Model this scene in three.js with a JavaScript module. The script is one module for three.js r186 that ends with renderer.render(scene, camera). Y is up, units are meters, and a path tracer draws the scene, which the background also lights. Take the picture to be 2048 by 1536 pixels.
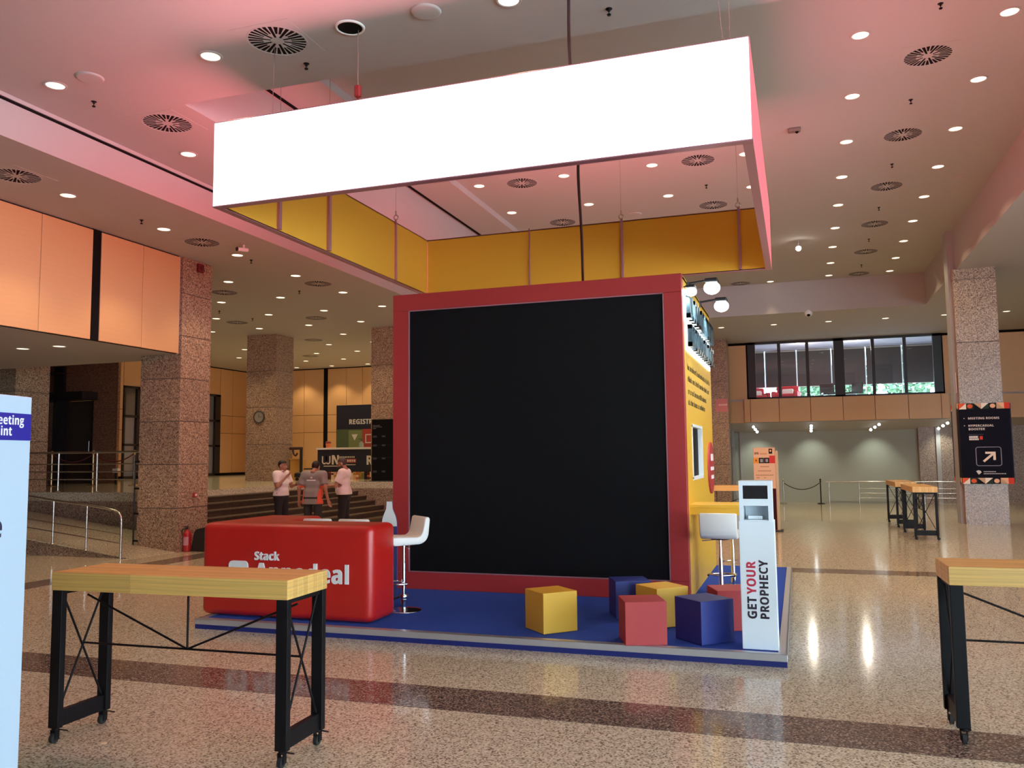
import * as THREE from 'three';
import { RoundedBoxGeometry } from 'three/addons/geometries/RoundedBoxGeometry.js';
import { mergeGeometries, toCreasedNormals } from 'three/addons/utils/BufferGeometryUtils.js';
import { FontLoader } from 'three/addons/loaders/FontLoader.js';
import { TextGeometry } from 'three/addons/geometries/TextGeometry.js';
import { RectAreaLightUniformsLib } from 'three/addons/lights/RectAreaLightUniformsLib.js';

// ------------------------------------------------------------------ camera, sky, large lights, exposure
const scene = new THREE.Scene();
const camera = new THREE.PerspectiveCamera(2 * Math.atan(768 / 1683.8) * 180 / Math.PI, 2048 / 1536, 0.05, 200);
camera.position.set(0, 1.75, 0);
camera.rotation.set(4.883 * Math.PI / 180, 18.674 * Math.PI / 180, -0.616 * Math.PI / 180, 'YXZ');
scene.add(camera);
scene.background = new THREE.Color().setRGB(9.6, 12.6, 14.8);          // bright overcast daylight outside the glazing
const renderer = new THREE.WebGLRenderer({ antialias: true });
renderer.toneMapping = THREE.LinearToneMapping;
renderer.toneMappingExposure = 1.0;
renderer.shadowMap.enabled = true;
RectAreaLightUniformsLib.init();
const LAMP = { color: new THREE.Color().setRGB(1.0, 0.77, 0.46), intensity: 10, angle: 0.86, penumbra: 0.35 };  // recessed ceiling lamps
const PINK = new THREE.Color().setRGB(1.0, 0.215, 0.28);               // cast of the hanging lightbox
const BOXLIGHT = 12;

// ------------------------------------------------------------------ helpers
let seed = 7;
const rnd = () => { seed = (seed * 1664525 + 1013904223) >>> 0; return seed / 4294967296; };
const V = (x, y, z) => new THREE.Vector3(x, y, z);
const used = {};
const numbered = (n) => { const k = used[n] = (used[n] ?? -1) + 1; return k ? n + '_' + String(k).padStart(3, '0') : n; };
const say = (o, label, category, group) => { o.userData.label = label; o.userData.category = category; if (group) o.userData.group = group; return o; };
function thing(name, label, category, [x, y, z] = [0, 0, 0], turn = 0, group) {
  const o = new THREE.Group(); o.name = numbered(name); o.position.set(x, y, z); o.rotation.y = turn; scene.add(o);
  return say(o, label, category, group);
}
function again(src, label, [x, y, z], turn = 0) {
  const c = src.clone(); c.name = numbered(src.name.replace(/_\d+$/, '')); c.userData = { ...src.userData, label };
  c.position.set(x, y, z); c.rotation.y = turn; scene.add(c); return c;
}
const merge = (gs) => gs.length === 1 ? gs[0] : mergeGeometries(gs.map((g) => { const h = g.index ? g.toNonIndexed() : g; for (const k of Object.keys(h.attributes)) if (!['position', 'normal', 'uv'].includes(k)) h.deleteAttribute(k); return h; }));
function part(parent, name, gs, mat, label) {
  const m = new THREE.Mesh(merge([].concat(gs)), mat); m.name = name; m.castShadow = m.receiveShadow = true;
  if (label) m.userData.label = label;
  parent.add(m); return m;
}
const struct = (name) => { const o = new THREE.Group(); o.name = numbered(name); o.userData.kind = 'structure'; scene.add(o); return o; };
function structMesh(name, gs, mat) { const m = part(scene, numbered(name), gs, mat); m.userData.kind = 'structure'; return m; }
function metres(g) {                                                  // uv in metres from the dominant axis of the normal
  const p = g.attributes.position, n = g.attributes.normal, uv = new Float32Array(p.count * 2);
  for (let i = 0; i < p.count; i++) {
    const ax = Math.abs(n.getX(i)), ay = Math.abs(n.getY(i)), az = Math.abs(n.getZ(i));
    if (ay >= ax && ay >= az) { uv[2 * i] = p.getX(i); uv[2 * i + 1] = p.getZ(i); } else if (ax >= az) { uv[2 * i] = p.getZ(i); uv[2 * i + 1] = p.getY(i); } else { uv[2 * i] = p.getX(i); uv[2 * i + 1] = p.getY(i); }
  }
  g.setAttribute('uv', new THREE.BufferAttribute(uv, 2)); return g;
}
const box = (w, h, d, x = 0, y = 0, z = 0) => metres(new THREE.BoxGeometry(w, h, d).translate(x, y, z));
const span = (x0, x1, y0, y1, z0, z1) => box(Math.abs(x1 - x0), Math.abs(y1 - y0), Math.abs(z1 - z0), (x0 + x1) / 2, (y0 + y1) / 2, (z0 + z1) / 2);
const rbox = (w, h, d, r, x = 0, y = 0, z = 0, s = 2) => metres(new RoundedBoxGeometry(w, h, d, s, r).translate(x, y, z));
const rspan = (x0, x1, y0, y1, z0, z1, r = 0.008, s = 2) => rbox(Math.abs(x1 - x0), Math.abs(y1 - y0), Math.abs(z1 - z0), r, (x0 + x1) / 2, (y0 + y1) / 2, (z0 + z1) / 2, s);
function rod(a, b, r, seg = 8, r2 = r) {
  const d = b.clone().sub(a), g = new THREE.CylinderGeometry(r2, r, d.length(), seg);
  g.applyQuaternion(new THREE.Quaternion().setFromUnitVectors(V(0, 1, 0), d.clone().normalize()));
  return g.translate((a.x + b.x) / 2, (a.y + b.y) / 2, (a.z + b.z) / 2);
}
const tube = (pts, r, seg = 24, rad = 8) => new THREE.TubeGeometry(new THREE.CatmullRomCurve3(pts), seg, r, rad);
const lathe = (pts, seg = 24) => new THREE.LatheGeometry(pts.map(([x, y]) => new THREE.Vector2(x, y)), seg);
const ball = (r, x, y, z, sx = 1, sy = 1, sz = 1, seg = 14) => new THREE.SphereGeometry(r, seg, Math.ceil(seg * 0.7)).scale(sx, sy, sz).translate(x, y, z);

// textures
function canvasTex(w, h, draw) {
  const c = document.createElement('canvas'); c.width = w; c.height = h; const x = c.getContext('2d'); draw(x, w, h);
  const t = new THREE.CanvasTexture(c); t.colorSpace = THREE.SRGBColorSpace; t.magFilter = THREE.LinearFilter; return t;
}
function dataTex(n, f, srgb = true) {
  const d = new Uint8Array(n * n * 4);
  for (let y = 0; y < n; y++) for (let x = 0; x < n; x++) { const [r, g, b] = f(x, y); const i = (y * n + x) * 4; d[i] = r; d[i + 1] = g; d[i + 2] = b; d[i + 3] = 255; }
  const t = new THREE.DataTexture(d, n, n); t.wrapS = t.wrapT = THREE.RepeatWrapping; t.magFilter = THREE.LinearFilter; t.minFilter = THREE.LinearMipmapLinearFilter; t.generateMipmaps = true;
  if (srgb) t.colorSpace = THREE.SRGBColorSpace; t.needsUpdate = true; return t;
}
// crystals of a few colours grown from scattered seeds (wrapping), with fine grain over them
function stoneTex(n, cells, palette, grain) {
  const px = new Float32Array(cells * cells * 2), col = new Uint8Array(cells * cells), c = n / cells;
  for (let i = 0; i < cells * cells; i++) { px[2 * i] = rnd(); px[2 * i + 1] = rnd(); let r = rnd(), k = 0; while (r > palette[k][3] && k < palette.length - 1) { r -= palette[k][3]; k++; } col[i] = k; }
  return dataTex(n, (x, y) => {
    const cx = Math.floor(x / c), cy = Math.floor(y / c); let best = 1e9, bk = 0;
    for (let j = -1; j <= 1; j++) for (let i = -1; i <= 1; i++) {
      const q = ((cy + j + cells) % cells) * cells + (cx + i + cells) % cells, dx = (cx + i + px[2 * q]) * c - x, dy = (cy + j + px[2 * q + 1]) * c - y, d = dx * dx + dy * dy;
      if (d < best) { best = d; bk = col[q]; }
    }
    const g = 1 + (rnd() - 0.5) * grain, p = palette[bk]; return [p[0] * g, p[1] * g, p[2] * g].map((v) => Math.max(0, Math.min(255, v)));
  });
}
const scaled = (t, s, sy = s) => { const c = t.clone(); c.repeat.set(1 / s, 1 / sy); c.needsUpdate = true; return c; };
const stoneA = stoneTex(1024, 96, [[196, 172, 152, 0.4], [164, 138, 120, 0.3], [108, 86, 76, 0.18], [226, 206, 188, 0.12]], 0.16);
const stoneF = stoneTex(1024, 120, [[212, 200, 174, 0.44], [188, 175, 150, 0.27], [134, 120, 104, 0.16], [232, 221, 200, 0.13]], 0.16);
const stoneD = stoneTex(1024, 110, [[132, 114, 102, 0.4], [98, 84, 76, 0.33], [172, 154, 140, 0.13], [66, 56, 52, 0.14]], 0.2);
const woodT = (base, vary, n = 512) => {
  const wav = [...Array(9)].map(() => [1 + Math.floor(rnd() * 40), rnd() * 6.28, rnd()]);
  return dataTex(n, (x, y) => {
    const v = y / n * 6.2832; let s = 0; for (const [f, p, a] of wav) s += a * Math.sin(f * v + p + 0.7 * Math.sin(x / n * 6.2832 + p));
    const g = 1 + vary * s / 3 + (rnd() - 0.5) * vary * 0.6; return base.map((b) => Math.max(0, Math.min(255, b * g)));
  });
};
const oak = woodT([212, 172, 98], 0.07), veneer = woodT([222, 184, 140], 0.007);
const carpetT = dataTex(256, () => { const g = 0.8 + rnd() * 0.4; return [255 * g * 0.8, 255 * g * 0.8, 255 * g * 0.8]; });

// materials
const S = (o) => new THREE.MeshStandardMaterial({ roughness: 0.6, ...o });
const rgb = (r, g, b) => new THREE.Color().setRGB(r, g, b);
const hex = (h) => new THREE.Color(h);
const M = {
  granite: S({ map: scaled(stoneA, 1.5), color: rgb(0.8, 0.73, 0.61), roughness: 0.32 }),
  graniteB: S({ map: scaled(stoneA, 1.5), color: rgb(0.71, 0.65, 0.55), roughness: 0.32 }),
  graniteDark: S({ map: scaled(stoneD, 1.3), roughness: 0.35 }),
  graniteWall: S({ map: scaled(stoneA, 1.4), color: rgb(0.62, 0.6, 0.56), roughness: 0.4 }),
  floor: S({ map: scaled(stoneF, 1.25), color: rgb(0.95, 1, 0.98), roughness: 0.1 }),
  floorDark: S({ map: scaled(stoneD, 1.15), color: rgb(0.94, 1, 0.97), roughness: 0.12 }),
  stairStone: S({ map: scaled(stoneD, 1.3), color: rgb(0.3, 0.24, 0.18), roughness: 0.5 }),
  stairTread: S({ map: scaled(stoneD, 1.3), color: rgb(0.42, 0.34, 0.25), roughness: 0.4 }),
  joint: S({ color: rgb(0.05, 0.04, 0.035), roughness: 0.9 }),
  ceiling: S({ color: rgb(0.47, 0.43, 0.405), roughness: 0.9 }),
  wall: S({ color: rgb(0.5, 0.48, 0.44), roughness: 0.9 }),
  greyWall: S({ color: rgb(0.36, 0.39, 0.33), roughness: 0.7 }),
  veneer: S({ map: scaled(veneer, 0.8, 1.2), color: rgb(1, 0.9, 0.76), roughness: 0.42 }),
  veneerB: S({ map: scaled(veneer, 0.8, 1.2), color: rgb(0.97, 0.86, 0.71), roughness: 0.42 }),
  gap: new THREE.MeshPhysicalMaterial({ color: rgb(0.008, 0.007, 0.007), roughness: 0.9, specularIntensity: 0.2 }),
  black: S({ color: rgb(0.012, 0.012, 0.014), roughness: 0.45 }),
  blackSteel: new THREE.MeshPhysicalMaterial({ color: rgb(0.006, 0.006, 0.007), roughness: 0.5, specularIntensity: 0.35 }),
  rubber: S({ color: rgb(0.015, 0.015, 0.015), roughness: 0.8 }),
  screen: new THREE.MeshPhysicalMaterial({ color: rgb(0.005, 0.005, 0.006), roughness: 0.6, specularIntensity: 0.3 }),
  glossBlack: S({ color: rgb(0.01, 0.01, 0.014), roughness: 0.12 }),
  steel: S({ color: rgb(0.66, 0.63, 0.58), roughness: 0.24, metalness: 1 }),
  chrome: S({ color: rgb(0.85, 0.85, 0.86), roughness: 0.08, metalness: 1 }),
  brass: S({ color: rgb(0.78, 0.62, 0.36), roughness: 0.2, metalness: 1 }),
  alu: S({ color: rgb(0.6, 0.6, 0.62), roughness: 0.35, metalness: 0.7 }),
  paleGrey: S({ color: rgb(0.4, 0.4, 0.4), roughness: 0.6 }),
  redPaint: S({ color: rgb(0.4, 0.03, 0.03), roughness: 0.45 }),
  redGloss: new THREE.MeshPhysicalMaterial({ color: rgb(0.52, 0.012, 0.008), roughness: 0.38, clearcoat: 0.25, clearcoatRoughness: 0.25 }),
  redCube: S({ color: rgb(0.46, 0.04, 0.04), roughness: 0.55 }),
  yellowPaint: S({ color: rgb(0.82, 0.45, 0.035), roughness: 0.4 }),
  yellowCube: S({ color: rgb(0.78, 0.43, 0.04), roughness: 0.55 }),
  yellowCloth: S({ color: rgb(0.86, 0.42, 0.03), roughness: 0.8 }),
  blueCube: S({ color: rgb(0.02, 0.035, 0.22), roughness: 0.5 }),
  blueFascia: S({ color: rgb(0.008, 0.016, 0.15), roughness: 0.5 }),
  carpet: S({ map: scaled(carpetT, 0.12), color: rgb(0.016, 0.095, 0.64), roughness: 0.95, bumpMap: scaled(carpetT, 0.12), bumpScale: 0.003 }),
  white: S({ color: rgb(0.82, 0.82, 0.8), roughness: 0.35 }),
  whiteSeat: S({ color: rgb(0.82, 0.79, 0.74), roughness: 0.4 }),
  whiteBoard: S({ color: rgb(0.84, 0.92, 0.97), roughness: 0.45 }),
  navy: S({ color: rgb(0.012, 0.014, 0.032), roughness: 0.6 }),
  vent: S({ color: rgb(0.49, 0.45, 0.425), roughness: 0.6 }),
  lampGlow: S({ color: rgb(0.8, 0.8, 0.75), emissive: rgb(1.0, 0.84, 0.58), emissiveIntensity: 2.2, roughness: 0.4 }),
  coldGlow: S({ color: rgb(0.8, 0.8, 0.8), emissive: rgb(0.9, 1.0, 1.0), emissiveIntensity: 6, roughness: 0.4 }),
  boxGlow: S({ color: rgb(0.85, 0.8, 0.8), emissive: rgb(1.0, 0.86, 0.86), emissiveIntensity: 1.6, roughness: 0.8 }),
  boxSide: S({ color: rgb(0.3, 0.06, 0.07), emissive: rgb(1.0, 0.22, 0.26), emissiveIntensity: 0.75, roughness: 0.8 }),
  boxFrame: S({ color: rgb(0.5, 0.24, 0.29), roughness: 0.4, metalness: 0.5 }),
  glass: new THREE.MeshPhysicalMaterial({ color: rgb(1, 1, 1), roughness: 0, transmission: 1, thickness: 0, ior: 1.5 }),
  skin: S({ color: rgb(0.4, 0.21, 0.14), roughness: 0.55 }),
  hair: S({ color: rgb(0.012, 0.01, 0.009), roughness: 0.6 }),
  greyHair: S({ color: rgb(0.06, 0.05, 0.045), roughness: 0.6 }),
  shirtWhite: S({ color: rgb(0.8, 0.74, 0.74), roughness: 0.85 }),
  shirtGrey: S({ color: rgb(0.27, 0.27, 0.26), roughness: 0.85 }),
  orange: S({ color: rgb(0.75, 0.14, 0.07), roughness: 0.85 }),
  trousers: S({ color: rgb(0.012, 0.013, 0.016), roughness: 0.85 }),
  trousersGrey: S({ color: rgb(0.03, 0.036, 0.036), roughness: 0.85 }),
  green: S({ color: rgb(0.06, 0.14, 0.06), roughness: 0.7 }),
};
const woods = [[1.0, 0.98, 0.95], [0.9, 0.86, 0.8], [1.08, 1.05, 1.0], [0.96, 0.9, 0.86]].map((c) => S({ map: scaled(oak, 1.1, 0.3), color: rgb(...c), roughness: 0.38 }));
const font = await new FontLoader().loadAsync('fonts/droid/droid_sans_bold.typeface.json');
function text(str, size, depth, x, y, z, mat, parent, name = 'lettering', turn) {
  const g = new TextGeometry(str, { font, size, depth, curveSegments: 4, bevelEnabled: true, bevelThickness: 0.0004, bevelSize: size * 0.014, bevelSegments: 1 });
  if (turn) g.rotateZ(turn);
  return part(parent, name, g.translate(x, y, z), mat);
}
const print = (w, h, draw) => new THREE.MeshPhysicalMaterial({ map: canvasTex(w, h, draw), roughness: 0.75, specularIntensity: 0.3 });
const sheet = (w, h, x, y, z) => new THREE.BoxGeometry(w, h, 0.002).translate(x, y, z);

// ------------------------------------------------------------------ the setting
const UP = 1.05, LOW = 5.68, SOF = 6.2, TOP = 7.2;
{
  const f = struct('floor');
  part(f, 'hall_slab', span(-34, 14, -0.3, 0, 9, -23.2), M.floor);
  part(f, 'lower_slab', span(-11, 14, -0.6, -0.26, -23.2, -37), M.floor);
  part(f, 'band', span(-10.1, 14, 0, 0.003, -5.53, -6.06), M.floorDark);
  part(f, 'band', span(-10.1, 14, 0, 0.003, -13.25, -13.72), M.floorDark);
  part(f, 'band', span(-10.62, -10.1, 0, 0.003, 9, -14.1), M.floorDark);
  part(f, 'band', span(-34, -10.62, 0, 0.003, -5.53, -6.06), M.floorDark);
}
{
  const s = struct('upper_floor');
  part(s, 'slab', [span(-34, -12.75, 0.86, UP, -14.65, -33), span(-12.75, -10, 0.86, UP, -21.94, -33)], M.floor);
  part(s, 'retaining_wall', [span(-34, -12.75, 0, 0.86, -14.65, -14.9), span(-12.75, -10, 0, 0.86, -21.94, -22.2), span(-10.2, -10, 0, 0.86, -22.2, -33)], M.graniteWall);
}
{
  const s = struct('stairs');
  for (let i = 0; i < 7; i++) {
    const x1 = -10.8 - 0.278 * i, h = UP / 8 * (i + 1);
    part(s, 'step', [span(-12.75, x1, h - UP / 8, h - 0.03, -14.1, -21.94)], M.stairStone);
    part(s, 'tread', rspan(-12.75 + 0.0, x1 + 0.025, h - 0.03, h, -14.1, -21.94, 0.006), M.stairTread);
  }
}
{
  const s = struct('ramp');
  const g = new THREE.Shape([[-11.35, 0], [-19.5, 0], [-19.5, 0.98]].map(([x, y]) => new THREE.Vector2(x, y)));
  part(s, 'slope', metres(new THREE.ExtrudeGeometry(g, { depth: 2.4, bevelEnabled: false }).translate(0, 0, -14.6)), M.graniteWall);
  const t = new THREE.Shape([[-11.35, 0], [-19.5, 0.98], [-19.5, 1.0], [-11.2, 0]].map(([x, y]) => new THREE.Vector2(x, y)));
  part(s, 'top', metres(new THREE.ExtrudeGeometry(t, { depth: 2.42, bevelEnabled: false }).translate(0, 0, -14.6)), M.floor);
}
{
  const c = struct('ceiling');
  part(c, 'main_slab', span(-9.2, 4, TOP, TOP + 0.3, -8.2, -28.2), M.ceiling);
  part(c, 'low_slab', span(-34, -8.98, LOW, TOP + 0.3, 9, -33), M.ceiling);
  part(c, 'soffit', [span(-8.98, 3.85, SOF, TOP + 0.3, 9, -8.4)], M.ceiling);
  part(c, 'soffit', [span(-8.98, -7.15, SOF, TOP + 0.3, -8.4, -28)], M.ceiling);
  part(c, 'soffit', [span(3.835, 14, SOF, TOP + 0.3, 9, -28)], M.ceiling);
  part(c, 'soffit', [span(-11, 14, SOF, TOP + 0.3, -28, -35.3)], M.ceiling);
  part(c, 'ceiling_strip', span(-7.15, -6.22, TOP - 0.13, TOP + 0.05, -8.4, -28), M.ceiling);
  part(c, 'slot_diffuser', span(-7.09, -7.04, TOP - 0.15, TOP - 0.12, -8.6, -27.8), M.gap);
  part(c, 'ledge', span(-8.98, -8.93, SOF - 0.05, SOF + 0.02, 9, -28), M.ceiling);
  part(c, 'ledge_shadow_gap', span(-8.98, -8.95, SOF - 0.075, SOF - 0.05, 9, -28), M.gap);
}
{ // mezzanine block on the left, clad in large veneer panels
  const w = struct('wall_left');
  part(w, 'mezzanine', [span(-34, -11.26, 3.78, LOW, 9, -13.9)], M.ceiling);
  part(w, 'backing', span(-11.26, -11.235, 3.77, LOW, 9, -13.15), M.gap);
  let z = -13.15;
  for (const [z1, z2] of [[-13.15, -12.19], [-12.18, -11.21], [-11.02, -10.0], [-9.99, -8.97], [-8.78, -7.8], [-7.79, -6.8], [-6.6, -5.6], [-5.59, -4.6], [-4.4, -3.4], [-3.39, -2.4]])
    part(w, 'panel', rspan(-11.235, -11.2, 3.78, LOW - 0.025, z1, z2, 0.004), rnd() > 0.5 ? M.veneer : M.veneerB);
  for (const zz of [-11.115, -8.875, -6.7, -4.5]) part(w, 'black_strip', span(-11.24, -11.215, 3.77, LOW, zz - 0.095, zz + 0.095), M.gap);
}
function pier(name, x0, x1, z0, z1, y0, y1, course, mat = M.granite) { // granite slabs hung on a core, a shadow joint between courses
  const p = struct(name); const t = 0.02, j = 0.012;
  part(p, 'core', span(x0 + t, x1 - t, y0, y1, z0 - t, z1 + t), M.joint);
  for (let y = y0, k = 0; y < y1 - 0.01; y += course, k++) {
    const b = Math.min(y + course - j, y1);
    part(p, 'slab', rspan(x0, x1, y, b, z0, z0 - t, 0.003, 1), k % 2 ? mat : M.graniteB);
    part(p, 'slab', rspan(x1 - t, x1, y, b, z0 - t, z1 + t, 0.003, 1), k % 3 ? mat : M.graniteB);
    part(p, 'slab', rspan(x0, x0 + t, y, b, z0 - t, z1 + t, 0.003, 1), mat);
    part(p, 'slab', rspan(x0, x1, y, b, z1 + t, z1, 0.003, 1), mat);
  }
}
pier('column', -12.15, -11.2, -13.23, -14.09, 0, LOW, 0.83);
pier('column', -16.6, -15.5, -22.65, -23.6, UP, LOW, 1.16);
pier('column', -12.13, -11.1, -22.62, -23.55, UP, LOW, 1.16);
pier('column', 3.75, 4.68, -22.8, -23.7, -0.26, SOF, 1.55);
pier('column', -18.0, -17.05, -14.66, -15.6, UP, LOW, 1.16);
pier('column', -4.2, -2.5, -33.4, -34.3, -0.26, SOF, 1.6, M.graniteB);
structMesh('trim_1', span(3.68, 3.835, 0, TOP, -23.0, -23.5), M.paleGrey);
function panelWall(w, axis, at, a0, joints, rows, mat) { // veneer panels standing 3 cm off the wall, open joints between
  for (let i = 0; i < joints.length - 1; i++) for (let r = 0; r < rows.length - 1; r++) {
    const [p, q] = [joints[i] + 0.008, joints[i + 1] - 0.008], [y0, y1] = [rows[r] + 0.008, rows[r + 1] - 0.008];
    if (q - p < 0.06) continue;
    part(w, 'panel', axis === 'x' ? rspan(p, q, y0, y1, at, at + 0.03, 0.004, 1) : rspan(at, at + 0.03, y0, y1, p, q, 0.004, 1), (i + r) % 2 ? M.veneer : M.veneerB);
  }
}
{ // back wall of the upper floor
  const w = struct('wall_back');
  part(w, 'masonry', [span(-23.8, -10, UP - 0.1, LOW, -32.23, -32.6)], M.gap);
  const rows = [UP + 0.1, 2.86, 3.62, LOW - 0.04];
  panelWall(w, 'x', -32.23, 0, [-23.4, -22.4, -21.36, -20.58, -19.59], rows);
  panelWall(w, 'x', -32.23, 0, [-19.4, -18.47, -17.69, -16.7, -15.7, -14.7, -13.7, -12.7, -11.7, -10.7], rows);
  part(w, 'black_strip', span(-19.59, -19.4, UP, LOW, -32.22, -32.19), M.gap);
  const s = struct('wall_side');
  part(s, 'masonry', [span(-23.8, -23.53, UP, LOW, -21, -24.75), span(-23.8, -23.53, UP, LOW, -25.75, -29.2), span(-23.8, -23.53, UP, LOW, -30.25, -32.3), span(-23.8, -23.53, 4.5, LOW, -24.75, -25.75), span(-23.8, -23.53, 4.5, LOW, -29.2, -30.25)], M.gap);
  panelWall(s, 'z', -23.53, 0, [-24.74, -24.2, -23.2, -22.2, -21.2], rows);
  panelWall(s, 'z', -23.53, 0, [-29.19, -28.3, -27.4, -26.6, -25.76], rows);
  panelWall(s, 'z', -23.53, 0, [-32.2, -31.1, -30.26], rows);
  panelWall(s, 'z', -23.53, 0, [-30.25, -29.2], [4.5, LOW - 0.04]);
  panelWall(s, 'z', -23.53, 0, [-25.75, -24.75], [4.5, LOW - 0.04]);
  part(s, 'baseboard', span(-23.53, -23.5, UP, UP + 0.1, -21, -32.2), M.gap);
}
{ // tall narrow windows in the side wall
  for (const [z0, z1] of [[-24.75, -25.75], [-29.2, -30.25]]) {
    const w = struct('window');
    part(w, 'frame', [span(-23.56, -23.46, UP, 4.5, z0, z0 - 0.08), span(-23.56, -23.46, UP, 4.5, z1 + 0.34, z1), span(-23.56, -23.46, 4.42, 4.5, z0, z1), span(-23.56, -23.46, UP, UP + 0.1, z0, z1), span(-23.56, -23.46, 3.33, 3.42, z0, z1), span(-23.56, -23.46, 2.27, 2.35, z0, z1)], M.black);
    for (const [a, b] of [[UP + 0.1, 2.27], [2.35, 3.33], [3.42, 4.42]]) part(w, 'pane', span(-23.52, -23.515, a, b, z0 - 0.08, z1 + 0.34), M.glass);
    part(w, 'film', [span(-23.62, -23.615, UP + 0.1, 3.33, z0 - 0.04, z1 + 0.3)], S({ color: rgb(0.3, 0.33, 0.36), roughness: 0.9 }));
  }
}
{ // dark granite wall with the side entrance
  const w = struct('wall_entrance');
  part(w, 'stone', [span(-34, -22.05, UP, LOW, -20.5, -20.6), span(-20.62, -19.68, UP, LOW, -20.5, -20.6), span(-22.05, -20.62, 3.72, LOW, -20.5, -20.6)], S({ map: scaled(stoneA, 1.3), color: rgb(0.5, 0.36, 0.28), roughness: 0.4 }));
  const d = struct('door_1');
  part(d, 'leaf', rspan(-21.68, -20.62, UP, 3.6, -20.56, -20.62, 0.006), S({ color: rgb(0.035, 0.026, 0.02), roughness: 0.4 }));
  part(d, 'frame', [span(-21.74, -21.68, UP, 3.66, -20.48, -20.66), span(-20.66, -20.6, UP, 3.66, -20.48, -20.66)], M.black);
  part(d, 'handle', rod(V(-20.75, 2.0, -20.5), V(-20.75, 2.35, -20.5), 0.012), M.steel);
  part(d, 'post', [span(-22.12, -21.74, UP, 4.7, -20.4, -20.7)], S({ color: rgb(0.012, 0.014, 0.013), roughness: 0.3 }));
  part(d, 'canopy', [rspan(-22.75, -20.45, 3.6, 3.85, -19.9, -20.5, 0.01), span(-22.7, -21.7, 4.45, 4.5, -20.1, -20.5)], M.black);
}
{ // far end of the hall: veneer wall, parapet, glazed gallery, grey wall below
  const w = struct('wall_far');
  part(w, 'lower_wall', span(-11, 4.45, -0.26, 3.0, -36.5, -36.8), M.greyWall);
  part(w, 'stone', span(4.45, 14, -0.26, 3.0, -36.2, -36.8), M.graniteWall);
  part(w, 'downpipe', [span(5.05, 5.2, -0.26, 2.9, -36.1, -36.2), span(-2.3, -2.2, -0.26, 2.9, -36.4, -36.5), span(-2.62, -2.5, -0.26, 2.9, -36.2, -36.4)], M.paleGrey);
  part(w, 'balcony_slab', metres(new THREE.ExtrudeGeometry(new THREE.Shape([[-35.0, 2.96], [-36.55, 2.62], [-36.9, 2.62], [-36.9, 3.9], [-35.0, 3.9]].map(([z, y]) => new THREE.Vector2(-z, y))), { depth: 25, bevelEnabled: false }).rotateY(Math.PI / 2).translate(-11, 0, 0)), M.ceiling);
  part(w, 'masonry', [span(-11, -1.78, 3.85, SOF, -35.06, -35.4), span(5.23, 14, 3.85, SOF, -35.06, -35.4)], M.gap);
  for (const [x0, x1] of [[-2.56, -1.86], [5.3, 6.6], [6.7, 8.0], [8.1, 9.4]]) {
    part(w, 'panel', rspan(x0, x1, 3.85, SOF - 0.1, -35.06, -35.03, 0.004, 1), M.veneer);
    part(w, 'panel', rspan(x0, x1, 2.96, 3.83, -34.998, -34.96, 0.004, 1), M.veneerB);
  }
  const xs = [-1.98, -1.74, -0.65, 0.52, 1.7, 2.84, 4.0, 5.12, 5.4];
  part(w, 'parapet_core', span(-1.97, 5.39, 2.99, 3.89, -34.84, -35.0), M.gap);
  for (let i = 0; i < xs.length - 1; i++) part(w, 'panel', rspan(xs[i] + 0.008, xs[i + 1] - 0.008, 2.98, 3.9, -34.8, -34.84, 0.004, 1), i % 2 ? M.veneer : M.veneerB);
  const g = struct('window_1');
  part(g, 'frame', [span(-1.8, 5.25, 3.9, 3.98, -35.0, -35.12), span(-1.8, 5.25, 6.1, SOF, -35.0, -35.12), span(-1.8, -1.5, 3.9, SOF, -35.0, -35.12), span(4.95, 5.25, 3.9, SOF, -35.0, -35.12), span(1.45, 1.82, 3.9, SOF, -35.0, -35.12)], M.black);
  const ms = [-1.5, -0.59, 0.47, 1.45, 1.82, 2.86, 3.98, 4.95];
  for (const x of [-0.59, 0.47, 2.86, 3.98]) part(g, 'mullion', span(x - 0.06, x + 0.06, 3.98, 6.1, -35.0, -35.1), M.black);
  for (let i = 0; i < 7; i++) if (i !== 3) part(g, 'pane', span(ms[i], ms[i + 1], 3.98, 6.1, -35.05, -35.056), M.glass);
  const r = struct('gallery_room');
  part(r, 'floor', span(-3.5, 6.5, 3.7, 3.9, -35.4, -41), S({ color: rgb(0.3, 0.28, 0.27), roughness: 0.7 }));
  part(r, 'side_wall', [span(-3.6, -3.4, 3.7, 6.5, -35.4, -41), span(6.4, 6.6, 3.7, 6.5, -35.4, -41), span(-3.6, 6.6, SOF, 6.6, -35.3, -35.42)], S({ color: rgb(0.4, 0.36, 0.33), roughness: 0.9 }));
  part(r, 'sill', span(-3.5, 6.5, 3.9, 4.05, -41, -41.2), M.wall);
  part(r, 'ceiling_lining', span(-3.6, 6.6, 6.5, 6.7, -35.3, -41.2), S({ color: rgb(0.55, 0.55, 0.68), roughness: 0.9 }));
  for (const x of [-3.4, -1.35, 0.05, 1.55, 3.0, 4.5, 6.35]) part(r, 'mullion', span(x, x + 0.05, 4.05, 6.5, -41.0, -41.1), M.white);
}
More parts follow.
